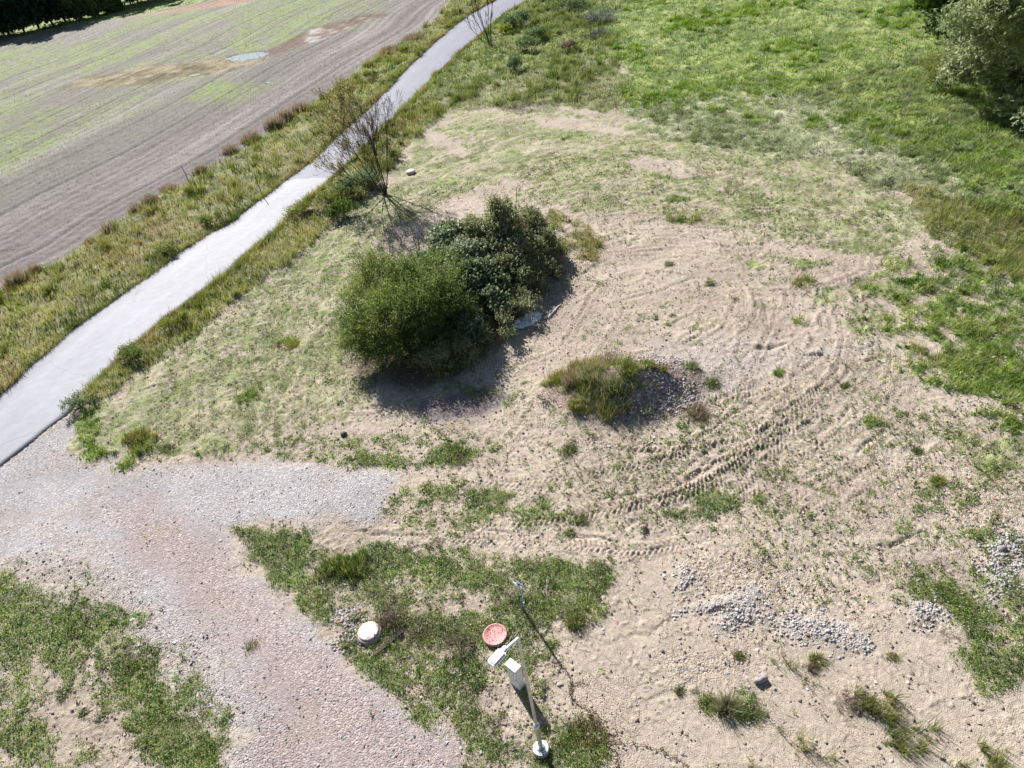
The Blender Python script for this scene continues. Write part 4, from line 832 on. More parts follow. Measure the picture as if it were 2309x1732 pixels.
shrub('bramble_bush', 'blue green glossy bramble bush in the middle of the thicket', 'shrub', (1050, 700),
      rel((1050, 700), [(1050, 690, 1.18, 1.9, 1.5, 1.13), (1010, 660, 1.43, 1.6, 1.5, 1.09), (1090, 690, 0.92, 1.6, 1.3, 1.01), (1080, 640, 1.43, 1.5, 1.3, 1.01), (1030, 610, 1.60, 1.4, 1.3, 0.92), (1010, 750, 1.01, 1.5, 1.2, 1.09), (1080, 725, 0.76, 1.5, 1.1, 0.84), (1120, 690, 0.76, 1.4, 1.1, 0.84), (1045, 775, 0.59, 1.4, 1.0, 0.67)]),
      8600, 10, .28, .12, .8, 'bramble', seed=4, stems=12, layers=[('undergrowth', 'dark tangled undergrowth at the foot of the bramble', rel((1050, 700), [(1010, 830, .4, 1.4, .9, .6), (1065, 805, .4, 1.2, .9, .6), (1115, 765, .4, 1.2, .9, .6), (1165, 712, .45, 1.1, .9, .6), (1210, 650, .5, 1.0, .9, .7)]), 3000, 9, .35, .09, .4, 'dark')])
shrub('dense_shrub', 'tall dark grey green shrub with a pointed top, right end of the thicket', 'shrub', (1170, 620),
      rel((1170, 620), [(1170, 620, 1.0, 1.5, 1.3, 1.2), (1215, 590, .8, 1.1, 1.0, .9), (1130, 610, 1.4, 1.5, 1.3, 1.2), (1150, 590, 2.0, 1.1, 1.0, 1.0), (1150, 590, 2.8, .6, .6, .8), (1095, 600, 1.7, 1.2, 1.1, 1.1), (1195, 560, 1.3, 1.1, 1.0, 1.0), (1140, 660, .8, 1.5, 1.2, 1.0), (1190, 640, .6, 1.5, 1.1, .8), (1225, 590, .6, 1.2, 1.0, .7)]),
      9500, 10, .32, .09, .6, 'dark', seed=5, stems=14)
# brown dry fringe on the thicket's right side
def tuft(name, label, cat, px, rad, ht, n, kind, group=None, seed=1, lean=.55, part='blades', wdt=None, foot=None, shape=None):
    r = np.random.default_rng(seed); base = gz(*px); fp = math.sqrt(base[0] ** 2 + base[1] ** 2 + CH * CH) / 718
    kc_ = max(3, int(rad * 14)); ca = r.random(kc_) * 6.283; cq = np.sqrt(r.random(kc_)) * rad * .45; ch_ = r.uniform(.45, 1.15, kc_); ci = r.integers(0, kc_, n)
    p = np.stack([np.cos(ca[ci]) * cq[ci], np.sin(ca[ci]) * cq[ci] * (shape or .8), np.zeros(n) - .02], 1) + r.normal(size=(n, 3)) * [max(.05, rad * .42), max(.05, rad * .42), 0]; q = cq[ci]; a = np.arctan2(p[:, 1], p[:, 0]); ht = ht * ch_[ci]
    H = ht * r.uniform(.5, 1.1, n) * (1 - .35 * (q / rad)); ln = lean * H * r.uniform(.2, 1, n); a2 = a + r.normal(size=n) * .5
    L = np.stack([np.cos(a2) * ln + .1 * H, np.sin(a2) * ln], 1); c = ramp3(LC[kind], r.random(n)) * r.uniform(.8, 1.25, n)[:, None]; c = np.where((r.random(n) < .3)[:, None], col(186, 174, 140), c)
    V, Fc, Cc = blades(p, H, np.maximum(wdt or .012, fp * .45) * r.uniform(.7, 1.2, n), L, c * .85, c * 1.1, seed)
    o = link(name, make_mesh(name, V, Fc, np.clip(Cc, 0, .9)), M_grass, loc=base, label=label, category=cat)
    if group: o['group'] = group
    return o
FR = [(1255, 560, 'olive green grass tuft at the far right corner of the thicket', 'tus'), (1240, 615, 'dry brown grass at the foot of the dark pointed shrub', 'brown'), (1195, 665, 'brown grass tuft above the white plastic sheet', 'brown'),
      (1150, 715, 'brown grass tuft beside the white plastic sheet, thicket side', 'brown'), (1105, 765, 'dark dry grass tuft in the shade below the bramble bush', 'brown'), (1060, 800, 'shaded grass tuft at the lower right edge of the thicket', 'tus'), (1010, 828, 'shaded olive tuft at the lowest edge of the thicket', 'tus')]
for i, (a, b, lb, kd) in enumerate(FR): tuft('grass_tuft', lb, 'grass tuft', (a, b), .85, .75, 900, kd, 'grass fringe round the thicket', 40 + i, .5)

# bare trees
def bare_tree(name, label, px, stems, spec, rad, seed, leafn=0, leafkind='autumn', leafsel=None, minr=.009, ls=.07):
    r = np.random.default_rng(seed); base = gz(*px); t = thing(name, label, 'tree' if rad > .05 else 'shrub', base)
    v, q, ends = woody(r, [(np.array(b, float), d, L) for b, d, L in stems], spec, rad, minr); link('branches', make_mesh('branches', v, q, barkcol(v, BARKC * .9, r), True), M_bark, t)
    if leafn:
        E = np.concatenate([e[2:] for e in ends]); 
        if leafsel is not None: E = E[leafsel(E, r)]
        p = E[r.integers(0, len(E), leafn)] + r.normal(size=(leafn, 3)) * .10
        V, Fc, Cc = leaves(p, ls * r.uniform(.7, 1.3, leafn), .6, ramp3(LC[leafkind], r.random(leafn)), seed); link('leaves', make_mesh('leaves', V, Fc, Cc), M_leaf, t)
    return t
lf = lambda E, r: (E[:, 2] > 2.4) & (r.random(len(E)) < sstep(1.0, -2.4, E[:, 0]) + .10)
bare_tree('bare_tree', 'nearly leafless many stemmed tree leaning over the asphalt road', (868, 440),
          [((0, 0, 0), (-.12, .05, 1), 5.6), ((.1, .05, 0), (.12, .1, 1), 5.4), ((-.1, 0, 0), (-.50, .0, 1), 5.6), ((.0, -.1, 0), (-.85, -.05, 1), 5.0), ((.1, .1, 0), (.36, .1, 1), 4.8), ((-.05, .1, 0), (-.3, .35, 1), 5.4), ((.05, 0, 0), (.02, -.3, 1), 4.4), ((-.1, 0, .2), (-1.2, -.1, .9), 3.6)],
          [(8, .5, .42), (7, .52, .5), (5, .6, .6)], .045, 11, 6500, 'autumn', lf, .006, .085)
bare_tree('bare_shrub', 'leafless upright shrub at the right edge of the road near the top', (1106, 106),
          [((0, 0, 0), (-.45, 0, 1), 4.4), ((0, 0, 0), (-.2, .1, 1), 4.6), ((.1, 0, 0), (0, 0, 1), 4.5), ((.1, 0, 0), (.14, .1, 1), 4.2), ((-.1, 0, 0), (-.65, 0, 1), 3.6), ((0, .1, 0), (-.1, -.2, 1), 4.0)],
          [(4, .4, .28), (4, .45, .4)], .05, 12, 300, 'olive', None, .014)
bare_tree('dead_branches', 'bare grey twigs sticking up between the willow shrub and the bramble', (965, 690),
          [((0, 0, .6), (-.5, .1, 1), 2.6), ((0, 0, .6), (.1, .1, 1), 2.9), ((.2, 0, .6), (.35, .2, 1), 2.7), ((-.2, 0, .5), (-.2, -.1, 1), 2.5), ((.1, 0, .6), (-.1, .3, 1), 2.8), ((.4, .2, .5), (.5, .1, 1), 2.4)],
          [(5, .45, .35), (4, .5, .45)], .03, 13, 0, minr=.007)

# shrubs and clumps near the road
SH = [  # foot, size r, height, kind, leaf, count, label
 ((812, 432), 1.5, 1.3, 'blue', .10, 1500, 'dark green bramble clump under the bare tree, beside the road'),
 ((755, 455), 1.3, .9, 'olive', .09, 1100, 'yellowish green bush left of the bare tree at the road edge'),
 ((775, 480), 1.1, .8, 'deep', .09, 900, 'dark low bush at the lower left of the bare tree'),
 ((668, 488), .8, .8, 'tus', .07, 600, 'small straggly bush by the dark clods at the road edge'),
 ((896, 358), .7, .7, 'willow', .08, 500, 'dark green tussock right above the small pale cover'),
 ((474, 508), .6, .6, 'willow', .08, 450, 'bright green tussock hanging over the left edge of the road'),
 ((382, 574), .7, .6, 'olive', .08, 500, 'rounded olive tussock on the left edge of the road'),
 ((303, 812), .75, .75, 'willow', .07, 800, 'tall dense green clump on the right edge of the near road'),
 ((392, 738), .7, .6, 'tus', .07, 600, 'shaggy green clump on the right verge above the tall dense one'),
 ((190, 916), .7, .5, 'blue', .07, 500, 'dark bush where the right verge ends at the gravel'),
 ((1168, 62), 1.9, 1.6, 'blue', .14, 1000, 'broad blue green bush at the top beside the far road bend'),
 ((1140, 76), .9, .8, 'yel', .12, 350, 'yellow green leafy plant left of the blue green bushes'),
 ((1210, 92), 1.2, 1.4, 'blue', .13, 600, 'upright blue green bush right of the bare shrub'),
 ((1190, 118), 1.2, 1.3, 'blue', .13, 550, 'blue green bush just below the upright one'),
 ((1162, 160), .9, 1.3, 'blue', .12, 450, 'narrow dark bush lowest of the blue green row'),
 ((1285, 118), .9, .9, 'brown', .13, 300, 'brownish dry bush in the rough grass at the top'),
 ((1290, 20), 2.4, 1.3, 'blue', .15, 900, 'long grey green reed clump at the top edge'),
 ((840, 175), .8, .8, 'olive', .12, 300, 'dark bush on the left verge by the field corner'),
]
for i, (px, rr, hh, kd, ls, n, lb) in enumerate(SH):
    r = np.random.default_rng(60 + i); lob = [(0, 0, hh * .42, rr * .8, rr * .7, hh * .5)] + [(r.normal() * rr * .45, r.normal() * rr * .4, hh * r.uniform(.25, .55), rr * .5, rr * .5, hh * .42) for _ in range(5)]
    shrub('bush', lb, 'bush', px, lob, n, 6, .28, ls * 1.1, .4, kd, 'bushes and tussocks along the road', 60 + i, stems=5, up=.8)
# pile of dead brushwood far right of the road
def brush(name, label, px, rad, n, seed, c, ht=1.0, cat='brush pile', tr_=.02, upr=.6):
    r = np.random.default_rng(seed); base = gz(*px); V = []; Q = []; o = 0
    for i in range(n):
        a = r.random() * 6.283; q = rad * math.sqrt(r.random()); p = np.array([math.cos(a) * q, math.sin(a) * q * .7, r.random() * ht * .5]); d = r.normal(size=3); d[2] = abs(d[2]) * upr; P = limb(r, p, d, r.uniform(.4, 1.0) * rad, 0, 4, .6)
        P[:, 2] = np.maximum(P[:, 2], .02); v, f = tube(P, np.linspace(tr_, tr_ * .4, 5), 3); V.append(v); Q.append(f + o); o += len(v)
    V = np.concatenate(V); return link(name, make_mesh(name, V, np.concatenate(Q), barkcol(V, c, r)), M_bark, loc=base, label=label, category=cat)
brush('brush_pile', 'silvery dead brushwood heap in the rough grass at the top', (1352, 50), 1.7, 260, 80, col(190, 190, 186), 1.3)
brush('brush_pile', 'smaller grey dead brush just below the silvery heap', (1343, 85), 1.1, 140, 81, col(160, 160, 156), 1.0)
tuft('straw_heap', 'grey dead straw raked into a low ridge at the far edge of the mown plot', 'straw', (1200, 245), 1.9, .22, 1500, 'grey', None, 82, 3.5, shape=.35)
brush('stick_bundle', 'bleached dead sticks at the left foot of the mound', (1238, 911), .38, 26, 83, col(206, 196, 184), .2, 'sticks')
brush('dead_weed', 'tall brown dead weed stalks behind the pale manhole cover', (878, 1400), .42, 190, 84, col(172, 150, 134), .5, 'dead weed', .007, 3.)
brush('dead_weed', 'grey brown dead stalks left of the red manhole cover', (1035, 1450), .45, 120, 85, col(176, 156, 138), .4, 'dead weed', .007, 2.5)
brush('dead_weed', 'brown dead weed on the orange sand beside the long sparse grass tufts', (1925, 1575), .3, 80, 86, col(150, 130, 118), .4, 'dead weed', .007, 2.5)

# dead weed clumps along the field edge
DE = [((38, 640), .55, .9, 'first dead brown weed clump from the left frame edge on the field margin'), ((80, 612), .35, .6, 'small dead clump close behind the leftmost brown one'), ((205, 545), .4, .5, 'low reddish dead clump on the margin below the round brown one'),
      ((248, 520), .6, .85, 'round reddish brown dead clump on the field margin'), ((310, 472), .5, .7, 'brown dead clump halfway between the round one and the thin stake'), ((338, 455), .5, .8, 'upright dead clump left of the thin stake'),
      ((378, 428), .6, .6, 'wide reddish dead clump just left of the thin stake'), ((455, 388), .5, .7, 'dead clump just right of the thin stake on the margin'), ((520, 345), .6, .8, 'dead reeds on the margin midway to the bare tree'),
      ((565, 318), .7, .9, 'tall dead reeds on the margin left of the bare tree'), ((620, 288), .7, 1.2, 'tallest dark brown dead clump level with the bare tree crown'), ((645, 270), .6, 1.1, 'dark dead clump just above the tallest one'), ((675, 252), .8, 1.1, 'reddish dead clump at the left tip of the bare tree crown'),
      ((880, 118), 1.2, .7, 'pinkish dead reeds on the margin of the far field'), ((935, 88), 1.2, .7, 'pinkish dead reeds highest on the field margin')]
for i, (px, rr, hh, lb) in enumerate(DE): tuft('dead_clump', lb, 'dead weeds', px, rr, hh, int(700 + 500 * rr), 'brown', 'dead weed clumps along the field margin', 100 + i, .3)

# single tufts and weeds on the bare soil
TU = [((1657, 679), .14, .16, 'dark', 'dark weed on the sand, third of the row running right from the thicket'), ((1716, 698), .12, .12, 'blue', 'tiny green weed right of the row on the sand'), ((1598, 643), .16, .2, 'dark', 'dark weed on the sand right of the tyre arc'), ((1508, 599), .18, .2, 'dark', 'dark round weed between the tyre tracks, highest on the sand'),
 ((1516, 715), .12, .14, 'dark', 'small dark weed on the sand above the mound'), ((1560, 842), .25, .28, 'blue', 'spiky green tuft right of the mound top'), ((1600, 872), .32, .22, 'deep', 'dark green tuft at the right end of the mound'), ((1457, 858), .22, .35, 'tus', 'first and biggest of three yellow green tufts on the mound slope'), ((1475, 866), .14, .34, 'tus', 'middle of the three yellow green tufts on the mound slope'),
 ((1496, 870), .12, .26, 'tus', 'smallest of the three yellow green tufts on the mound slope'), ((1300, 928), .3, .4, 'tus', 'shaggy pale tuft at the lower left foot of the mound'), ((1297, 832), .28, .4, 'deep', 'dark tuft on the upper left of the mound'), ((1340, 832), .3, .3, 'yel', 'bright green tuft on the crest of the mound'), ((1270, 862), .5, .4, 'yel', 'bright green grass on the left flank of the mound'), ((1375, 850), .4, .4, 'brown', 'brown grass on the crest of the mound'), ((1420, 880), .35, .5, 'tus', 'tall olive tuft at the middle of the mound'), ((1335, 880), .5, .65, 'dark', 'dark bushy weed at the middle of the mound'), ((1385, 905), .45, .55, 'dark', 'dark bushy weed on the shaded foot of the mound'), ((1300, 875), .4, .6, 'brown', 'brown bushy weed on the left half of the mound'),
 ((1572, 935), .4, .4, 'brown', 'brown weed at the lower right foot of the mound'),
 ((1759, 841), .22, .12, 'yel', 'fresh green tuft between two tyre tracks right of the mound'), ((1992, 950), .25, .16, 'yel', 'yellow green tuft alone on the stony soil at right'), ((2068, 1018), .2, .18, 'deep', 'dark green tuft below the yellow green one at right'), ((2113, 1083), .22, .22, 'yel', 'bright tuft near the right edge among sparse weeds'), ((1909, 868), .2, .14, 'deep', 'small green tuft above the stony soil at right'),
 ((1844, 1486), .2, .2, 'tus', 'olive tuft right of the grey log on the sand'), ((1831, 1506), .14, .14, 'brown', 'brown tuft touching the olive one right of the log'), ((1668, 1478), .16, .14, 'tus', 'small tuft above the grey log'), ((1692, 1599), .28, .2, 'blue', 'blue green weed below the grey log'), ((1640, 1592), .26, .45, 'dark', 'shaggy tuft with dark stalks lower left of the grey log'), ((1600, 1586), .28, .22, 'deep', 'green leafy tuft left of the shaggy one'),
 ((1532, 1556), .09, .16, 'dark', 'tiny dark stub plant on smooth orange sand'), ((1567, 1556), .1, .08, 'blue', 'tiny blue green rosette on smooth orange sand'), ((2012, 1478), .15, .16, 'tus', 'small tuft right of the rubble on the sand'), ((1307, 1173), .25, .25, 'deep', 'leafy dark green weed below the big herringbone track'), ((1300, 1402), .28, .28, 'tus', 'single tuft where the weeds end at the orange sand'), ((1285, 1200), .2, .16, 'deep', 'small weed on the lower tyre rut'),
 ((1282, 1015), .3, .25, 'deep', 'bushy weed alone on the sand below the mound'), ((145, 1560), .3, .14, 'blue', 'large blue green rosette on bare soil at lower left'), ((188, 1607), .14, .1, 'blue', 'small dark rosette below the large one at lower left'), ((221, 1618), .2, .12, 'blue', 'flat rosette beside the small dark one at lower left'), ((570, 1455), .25, .1, 'olive', 'lone weed in the middle of the pink gravel track'), ((302, 1505), .16, .18, 'deep', 'round dark green weed at the left side of the pink track'),
 ((376, 1014), .3, .16, 'deep', 'dark rosette at the edge of the gravel junction'), ((662, 779), .45, .28, 'yel', 'bright green tuft on the pale mown slope'), ((309, 990), .4, .45, 'tus', 'tall yellow tuft near the gravel junction'), ((1020, 1022), .6, .3, 'deep', 'long dark green weed patch below the damp soil')]
for i, (px, rr, hh, kd, lb) in enumerate(TU): tuft('weed_tuft', lb, 'weed', px, rr, hh, int(220 + 1100 * rr), kd, 'single weeds and tufts on the bare soil', 130 + i, .9, wdt=.022)

# trees at the right edge
def leafy_tree(name, label, px, ht, lobes, n, per, slen, ls, asp, kind, seed, group=None, trunkr=.25):
    r = np.random.default_rng(seed); base = gz(*px) if len(px) == 2 else np.array(px, float); t = thing(name, label, 'tree', base, group)
    V, Fc, Cc = crown(r, lobes, n, per, slen, ls, asp, LC[kind], (.5, 1), .35); link('crown', make_mesh('crown', V, Fc, np.clip(Cc, 0, .9)), M_leaf, t)
    st = [(np.array([0, 0, -.2]), (r.normal() * .05, r.normal() * .05, 1), ht * .8)]
    P = []; 
    v, q, e = woody(r, st, [(9, .5, .55), (5, .5, .5)], trunkr, .02); link('trunk', make_mesh('trunk', v, q, barkcol(v, BARKC, r), True), M_bark, t); return t
rw = np.random.default_rng(5)
def relw(foot, items):
    b = g(*foot); o = []
    for px, py, z, rr in items: q = g(px + 16, py, z); o.append((q[0] - b[0], q[1] - b[1], z, rr, rr, rr * 1.05))
    return o
WL = relw((2265, 225), [(2190, 40, 6.5, 1.5), (2240, 20, 7.5, 1.6), (2290, 30, 7.5, 1.6), (2330, 60, 6.5, 1.8), (2185, 90, 4.8, 1.3), (2240, 80, 5.5, 1.6), (2290, 100, 4.8, 1.4), (2175, 130, 3.2, 1.1), (2215, 140, 3.2, 1.3), (2260, 120, 4.2, 1.3), (2150, 165, 2.0, 1.0), (2190, 180, 1.8, 1.1), (2225, 195, 1.4, .9), (2300, 170, 2.6, 1.3), (2275, 205, 1.4, .8), (2250, 238, .7, .75), (2290, 230, 1.2, 1.2), (2320, 240, 1.5, 1.4), (2210, 160, 2.2, 1.3), (2240, 170, 2.2, 1.4), (2350, 130, 4, 2), (2380, 60, 6, 2.2), (2370, 0, 7, 2.2), (2340, 200, 2, 1.5), (2290, -30, 8.3, 1.8), (2220, -20, 8, 1.5)])
leafy_tree('silver_willow', 'big silvery green willow tree at the right edge of the meadow', (2265, 225), 8.5, WL, 16000, 11, .55, .22, .36, 'silver', 7, None, .3)
DL = relw((2128, 82), [(2105, 20, 3.6, 1.6), (2140, 15, 4.0, 1.7), (2120, 50, 2.0, 1.5), (2155, 45, 2.4, 1.5), (2095, -10, 4.8, 1.5), (2150, -25, 5.2, 1.8), (2085, 20, 3.0, .8), (2110, 70, .9, 1.0), (2180, 10, 4, 1.8)])
leafy_tree('round_tree', 'dark green tree standing behind the silvery willow', (2128, 82), 5.5, DL, 7000, 9, .45, .2, .6, 'deep', 8, None, .2)
LO = relw((2135, 195), [(2085, 160, 1.0, 1.0), (2120, 165, 1.2, 1.2), (2150, 185, .9, 1.0), (2100, 185, .5, .8), (2140, 140, 1.6, 1.1)])
shrub('scrub_bush', 'low olive scrub bush at the left foot of the silvery willow', 'bush', (2135, 195), LO, 1800, 9, .45, .10, .3, 'olive', None, 9, 6)

# row of trees beyond the field, top left
HR = [((-55, 98), 8, 'far'), ((-10, 84), 9, 'far'), ((22, 80), 7, 'far'), ((55, 72), 10, 'far'), ((88, 63), 10, 'far'), ((120, 57), 9, 'far'), ((150, 50), 8, 'far'), ((185, 44), 4.5, 'farl'), ((222, 36), 4.5, 'farl'), ((255, 28), 4, 'farl'), ((275, 14), 8, 'far'), ((312, 5), 8, 'far'), ((350, -2), 8, 'far'), ((392, -12), 7, 'far'), ((430, -20), 7, 'far'),
      ((90, 25), 11, 'far'), ((30, 45), 11, 'far'), ((-40, 60), 11, 'far'), ((150, 12), 11, 'far'), ((210, 0), 10, 'far')]
LBL = ['leftmost dark tree of the row beyond the field', 'second dark tree from the left beyond the field', 'shorter dark tree third from the left beyond the field', 'tall dark tree fourth from the left beyond the field', 'tall dark tree fifth from the left beyond the field', 'dark tree sixth from the left beyond the field', 'last dark tree before the pale bushes beyond the field', 'first pale green bush beyond the field', 'middle pale green bush beyond the field', 'last pale green bush beyond the field', 'dark tree just right of the pale bushes', 'second dark tree right of the pale bushes', 'third dark tree right of the pale bushes', 'fourth dark tree right of the pale bushes', 'last dark tree of the row, near the red soil',
       'dark tree in the second rank behind the fifth one', 'dark tree in the second rank behind the third one', 'dark tree in the second rank at the far left', 'dark tree in the second rank behind the last dark one', 'dark tree in the second rank behind the pale bushes']
for i, ((a, b), hh, kd) in enumerate(HR):
    r = np.random.default_rng(200 + i); R_ = hh * .42; p = g(a, b); p[2] = 0
    lob = [(0, 0, hh * .5, R_, R_, hh * .42), (0, -R_ * .3, hh * .22, R_ * 1.05, R_ * .9, hh * .25), (R_ * .5, -R_ * .3, hh * .12, R_ * .8, R_ * .7, hh * .16)] + [(r.normal() * R_ * .6, r.normal() * R_ * .6, hh * r.uniform(.2, .8), R_ * .5, R_ * .5, hh * .22) for _ in range(7)]
    leafy_tree('hedgerow_tree' if kd == 'far' else 'hedgerow_bush', LBL[i], p, hh, lob, 1900, 6, .8, .5, .6, kd, 200 + i, 'trees beyond the field', .2)

# ------------------------------------------------------------------ built things
def rev(prof, k=32, cap=True):
    """lathe: prof list of (r, z)"""
    a = np.arange(k) / k * 2 * math.pi; V = np.concatenate([np.stack([r_ * np.cos(a), r_ * np.sin(a), 0 * a + z_], 1) for r_, z_ in prof]); n = len(prof); I = np.arange(n * k).reshape(n, k)
    Q = np.stack([I[:-1], np.roll(I[:-1], -1, 1), np.roll(I[1:], -1, 1), I[1:]], -1).reshape(-1, 4); return V, [Q, I[-1][None, :]]
def boxm(sx, sy, sz, bev=.01, taper=1.0):
    import bmesh
    bm = bmesh.new(); bmesh.ops.create_cube(bm, size=1)
    for v in bm.verts:
        k = taper if v.co.z > 0 else 1; v.co.x *= sx * k; v.co.y *= sy * k; v.co.z = (v.co.z + .5) * sz
    if bev: bmesh.ops.bevel(bm, geom=bm.edges[:], offset=bev, segments=2, affect='EDGES')
    me = bpy.data.meshes.new('box'); bm.to_mesh(me); bm.free(); return me
WHITE = plain_mat('white_paint', (.80, .80, .80), .45, 0, .5, 9, .93, 1.04, .05); GALV = plain_mat('galvanised_steel', (.55, .56, .57), .42, .65, .5, 7, .8, 1.1, .08)
GREYM = plain_mat('grey_plastic', (.35, .36, .38), .5); REDC = plain_mat('faded_red_paint', (.62, .28, .27), .65, 0, .25, 6, .92, 1.06, .15, (.60, .31, .29)); PALEC = plain_mat('pale_concrete', (.74, .71, .62), .85, 0, .3, 9, .88, 1.06, .3, (.66, .62, .54))
PINKC = plain_mat('pinkish_concrete', (.46, .31, .30), .9, 0, .3, 14, .75, 1.15, .5); BLUEP = plain_mat('faded_blue_paint', (.10, .19, .30), .55); BLUEL = plain_mat('pale_blue_wrap', (.50, .60, .70), .6)
WOOD = plain_mat('weathered_wood', (.34, .30, .27), .9, 0, .2, 20, .7, 1.25, .5); WOODD = plain_mat('dark_rotten_wood', (.085, .06, .055), .9, 0, .2, 16, .7, 1.4, .5); WOODL = plain_mat('bleached_wood', (.48, .44, .42), .85, 0, .2, 20, .75, 1.15, .5)
SHEET = plain_mat('white_plastic_sheet', (.74, .75, .76), .4, 0, .5, 8, .9, 1.05, .2); PIPE = plain_mat('grey_log', (.33, .28, .28), .85, 0, .2, 18, .8, 1.2, .3); CLAY = plain_mat('clods', (.13, .11, .12), .95)

# street lamp
B = gz(1221, 1692); t = thing('street_lamp', 'slim grey street lamp with a white lamp head on a side arm', 'street lamp', B)
v, q = rev([(.20, -.05), (.215, .02), (.215, .13), (.20, .15)], 32); fo = link('footing', make_mesh('footing', v, q, None), PINKC, t)
v, q = rev([(.198, .15), (.198, .162), (.19, .168)], 32); link('footing_cap', make_mesh('footing_cap', v, q), WHITE, fo)
T_ = g(1168.5, 1439, 5.1) - B; J = T_ * (1.33 / T_[2])
v, q = tube([(0, 0, .15), J * .5, J], [.062, .060, .058], 16); sp = link('lower_pole', make_mesh('lower_pole', v, q, None, True), GALV, t)
v, q = rev([(.078, -.06), (.078, .03), (.05, .06)], 20); o = link('collar', make_mesh('collar', v, q), GALV, sp, loc=J)
v, q = rev([(.11, .165), (.11, .18), (.065, .19)], 20); link('base_plate', make_mesh('base_plate', v, q), GALV, sp)
v, q = tube([J, (J + T_) / 2, T_], [.042, .037, .032], 14); link('upper_pole', make_mesh('upper_pole', v, q, None, True), GALV, t)
E1 = g(1134, 1469, 5.12) - B; E2 = g(1107, 1497, 5.14) - B
v, q = tube([T_ + (0, 0, -.03), T_ * .97 + E1 * .03, E1], [.036, .034, .032], 12); link('arm', make_mesh('arm', v, q, None, True), WHITE, t)
ang = math.atan2(E2[1] - E1[1], E2[0] - E1[0]); LH = float(np.hypot(*(E2 - E1)[:2])) + .06; mid = (E1 + E2) / 2
hd = link('lamp_head', boxm(LH, .25, .085, .03, .86), WHITE, t, loc=(mid[0], mid[1], mid[2] - .04), rot=(0, 0, ang))
link('lens', boxm(LH * .7, .18, .03, .01), GREYM, hd, loc=(.02, 0, -.028)); link('joint', boxm(.12, .12, .09, .02), WHITE, hd, loc=(-LH / 2 - .03, 0, .0))

# meter cabinet
cs = [g(*p, 1.0)[:2] for p in [(1150.3, 1483), (1138.5, 1496.6), (1162, 1514.8), (1171.9, 1500.5)]]; ctr = np.mean(cs, 0); u = (cs[2] - cs[1] + cs[3] - cs[0]) / 2; v_ = (cs[2] - cs[3] + cs[1] - cs[0]) / 2
cb = thing('meter_cabinet', 'white upright utility cabinet beside the lamp pole', 'cabinet', (ctr[0], ctr[1], float(zat(*ctr)[0])), rz=math.atan2(u[1], u[0])); lu, lv = float(np.hypot(*u)), max(float(np.hypot(*v_)), .19); print('cab', lu, lv)
link('housing', boxm(lu, lv, .96, .008), WHITE, cb); link('lid', boxm(lu + .03, lv + .03, .035, .008), WHITE, cb, loc=(0, 0, .962)); link('plinth', boxm(lu - .02, lv - .02, .10, .004), GREYM, cb, loc=(0, 0, -.06))
d_ = link('door', boxm(lu - .04, .012, .80, .003), WHITE, cb, loc=(0, -lv / 2 - .004, .09)); link('lock', boxm(.03, .012, .06, .003), GREYM, d_, loc=(lu * .3, -.010, .38))

# manhole covers
p = gz(1117, 1434); t = thing('manhole_cover', 'round faded red manhole cover beside the lamp head', 'manhole cover', p, 'manhole covers')
v, q = rev([(.34, -.1), (.345, .04), (.335, .07)], 40); link('ring', make_mesh('ring', v, q), PINKC, t)
v, q = rev([(.352, .06), (.358, .075), (.358, .10), (.345, .112), (.318, .112), (.312, .104), (.15, .108)], 44); lid = link('lid', make_mesh('lid', v, q), REDC, t)
for a in (.5, 2.3, 4.0): link('lifting_slot', boxm(.05, .02, .012, .003), CLAY, lid, loc=(.27 * math.cos(a), .27 * math.sin(a), .106), rot=(0, 0, a + 1.57))
p = gz(834, 1430); t = thing('manhole_cover', 'round cream coloured manhole cover on a raised pinkish concrete ring', 'manhole cover', p, 'manhole covers')
v, q = rev([(.37, -.1), (.372, .07), (.36, .13), (.30, .135)], 40); link('ring', make_mesh('ring', v, q), PINKC, t)
v, q = rev([(.30, .20), (.312, .21), (.312, .245), (.298, .258), (.26, .258), (.15, .262)], 44); lid = link('lid', make_mesh('lid', v, q), PALEC, t, loc=(-.01, .03, -.07))
v, q = rev([(.018, .255), (.03, .262), (.03, .275), (.015, .275)], 14); link('lifting_eye', make_mesh('lifting_eye', v, q), CLAY, lid, loc=(.2, -.19, 0))
link('stain', boxm(.15, .09, .006, .0), PINKC, lid, loc=(.02, -.26, .2575), rot=(0, 0, .2))
p = gz(927, 392); t = thing('manhole_cover', 'small pale domed cover in the mown grass near the bare tree', 'manhole cover', p, 'manhole covers')
v, q = rev([(.30, -.1), (.31, .12), (.29, .16)], 28); link('ring', make_mesh('ring', v, q), PINKC, t); v, q = rev([(.32, .15), (.33, .18), (.26, .23), (.12, .26)], 28); link('lid', make_mesh('lid', v, q), PALEC, t)

# marker stake with a bracket
p = gz(1183, 1381); t = thing('marker_stake', 'blue striped stake with a pale metal bracket on top', 'stake', p)
v, q = tube([(0, 0, -.1), (-.01, .01, .5), (.02, .0, .95), (0, .03, 1.36)], [.026, .025, .024, .022], 10); link('pole', make_mesh('pole', v, q, None, True), BLUEP, t)
for z in (.35, .62, .88, 1.12): v, q = rev([(.031, 0), (.033, .03), (.033, .10), (.031, .13)], 12); link('band', make_mesh('band', v, q), BLUEL, t, loc=(.01 if z < 1.1 else .0, .01, z), rot=(.05, .1, 0))
br = link('bracket', boxm(.30, .05, .03, .006), WHITE, t, loc=(-.03, .02, 1.33), rot=(0, .35, -.75)); link('prong', boxm(.26, .022, .022, .004), BLUEL, br, loc=(.0, .075, .03)); link('bolt', boxm(.04, .04, .12, .006), BLUEL, br, loc=(-.03, .03, .02))

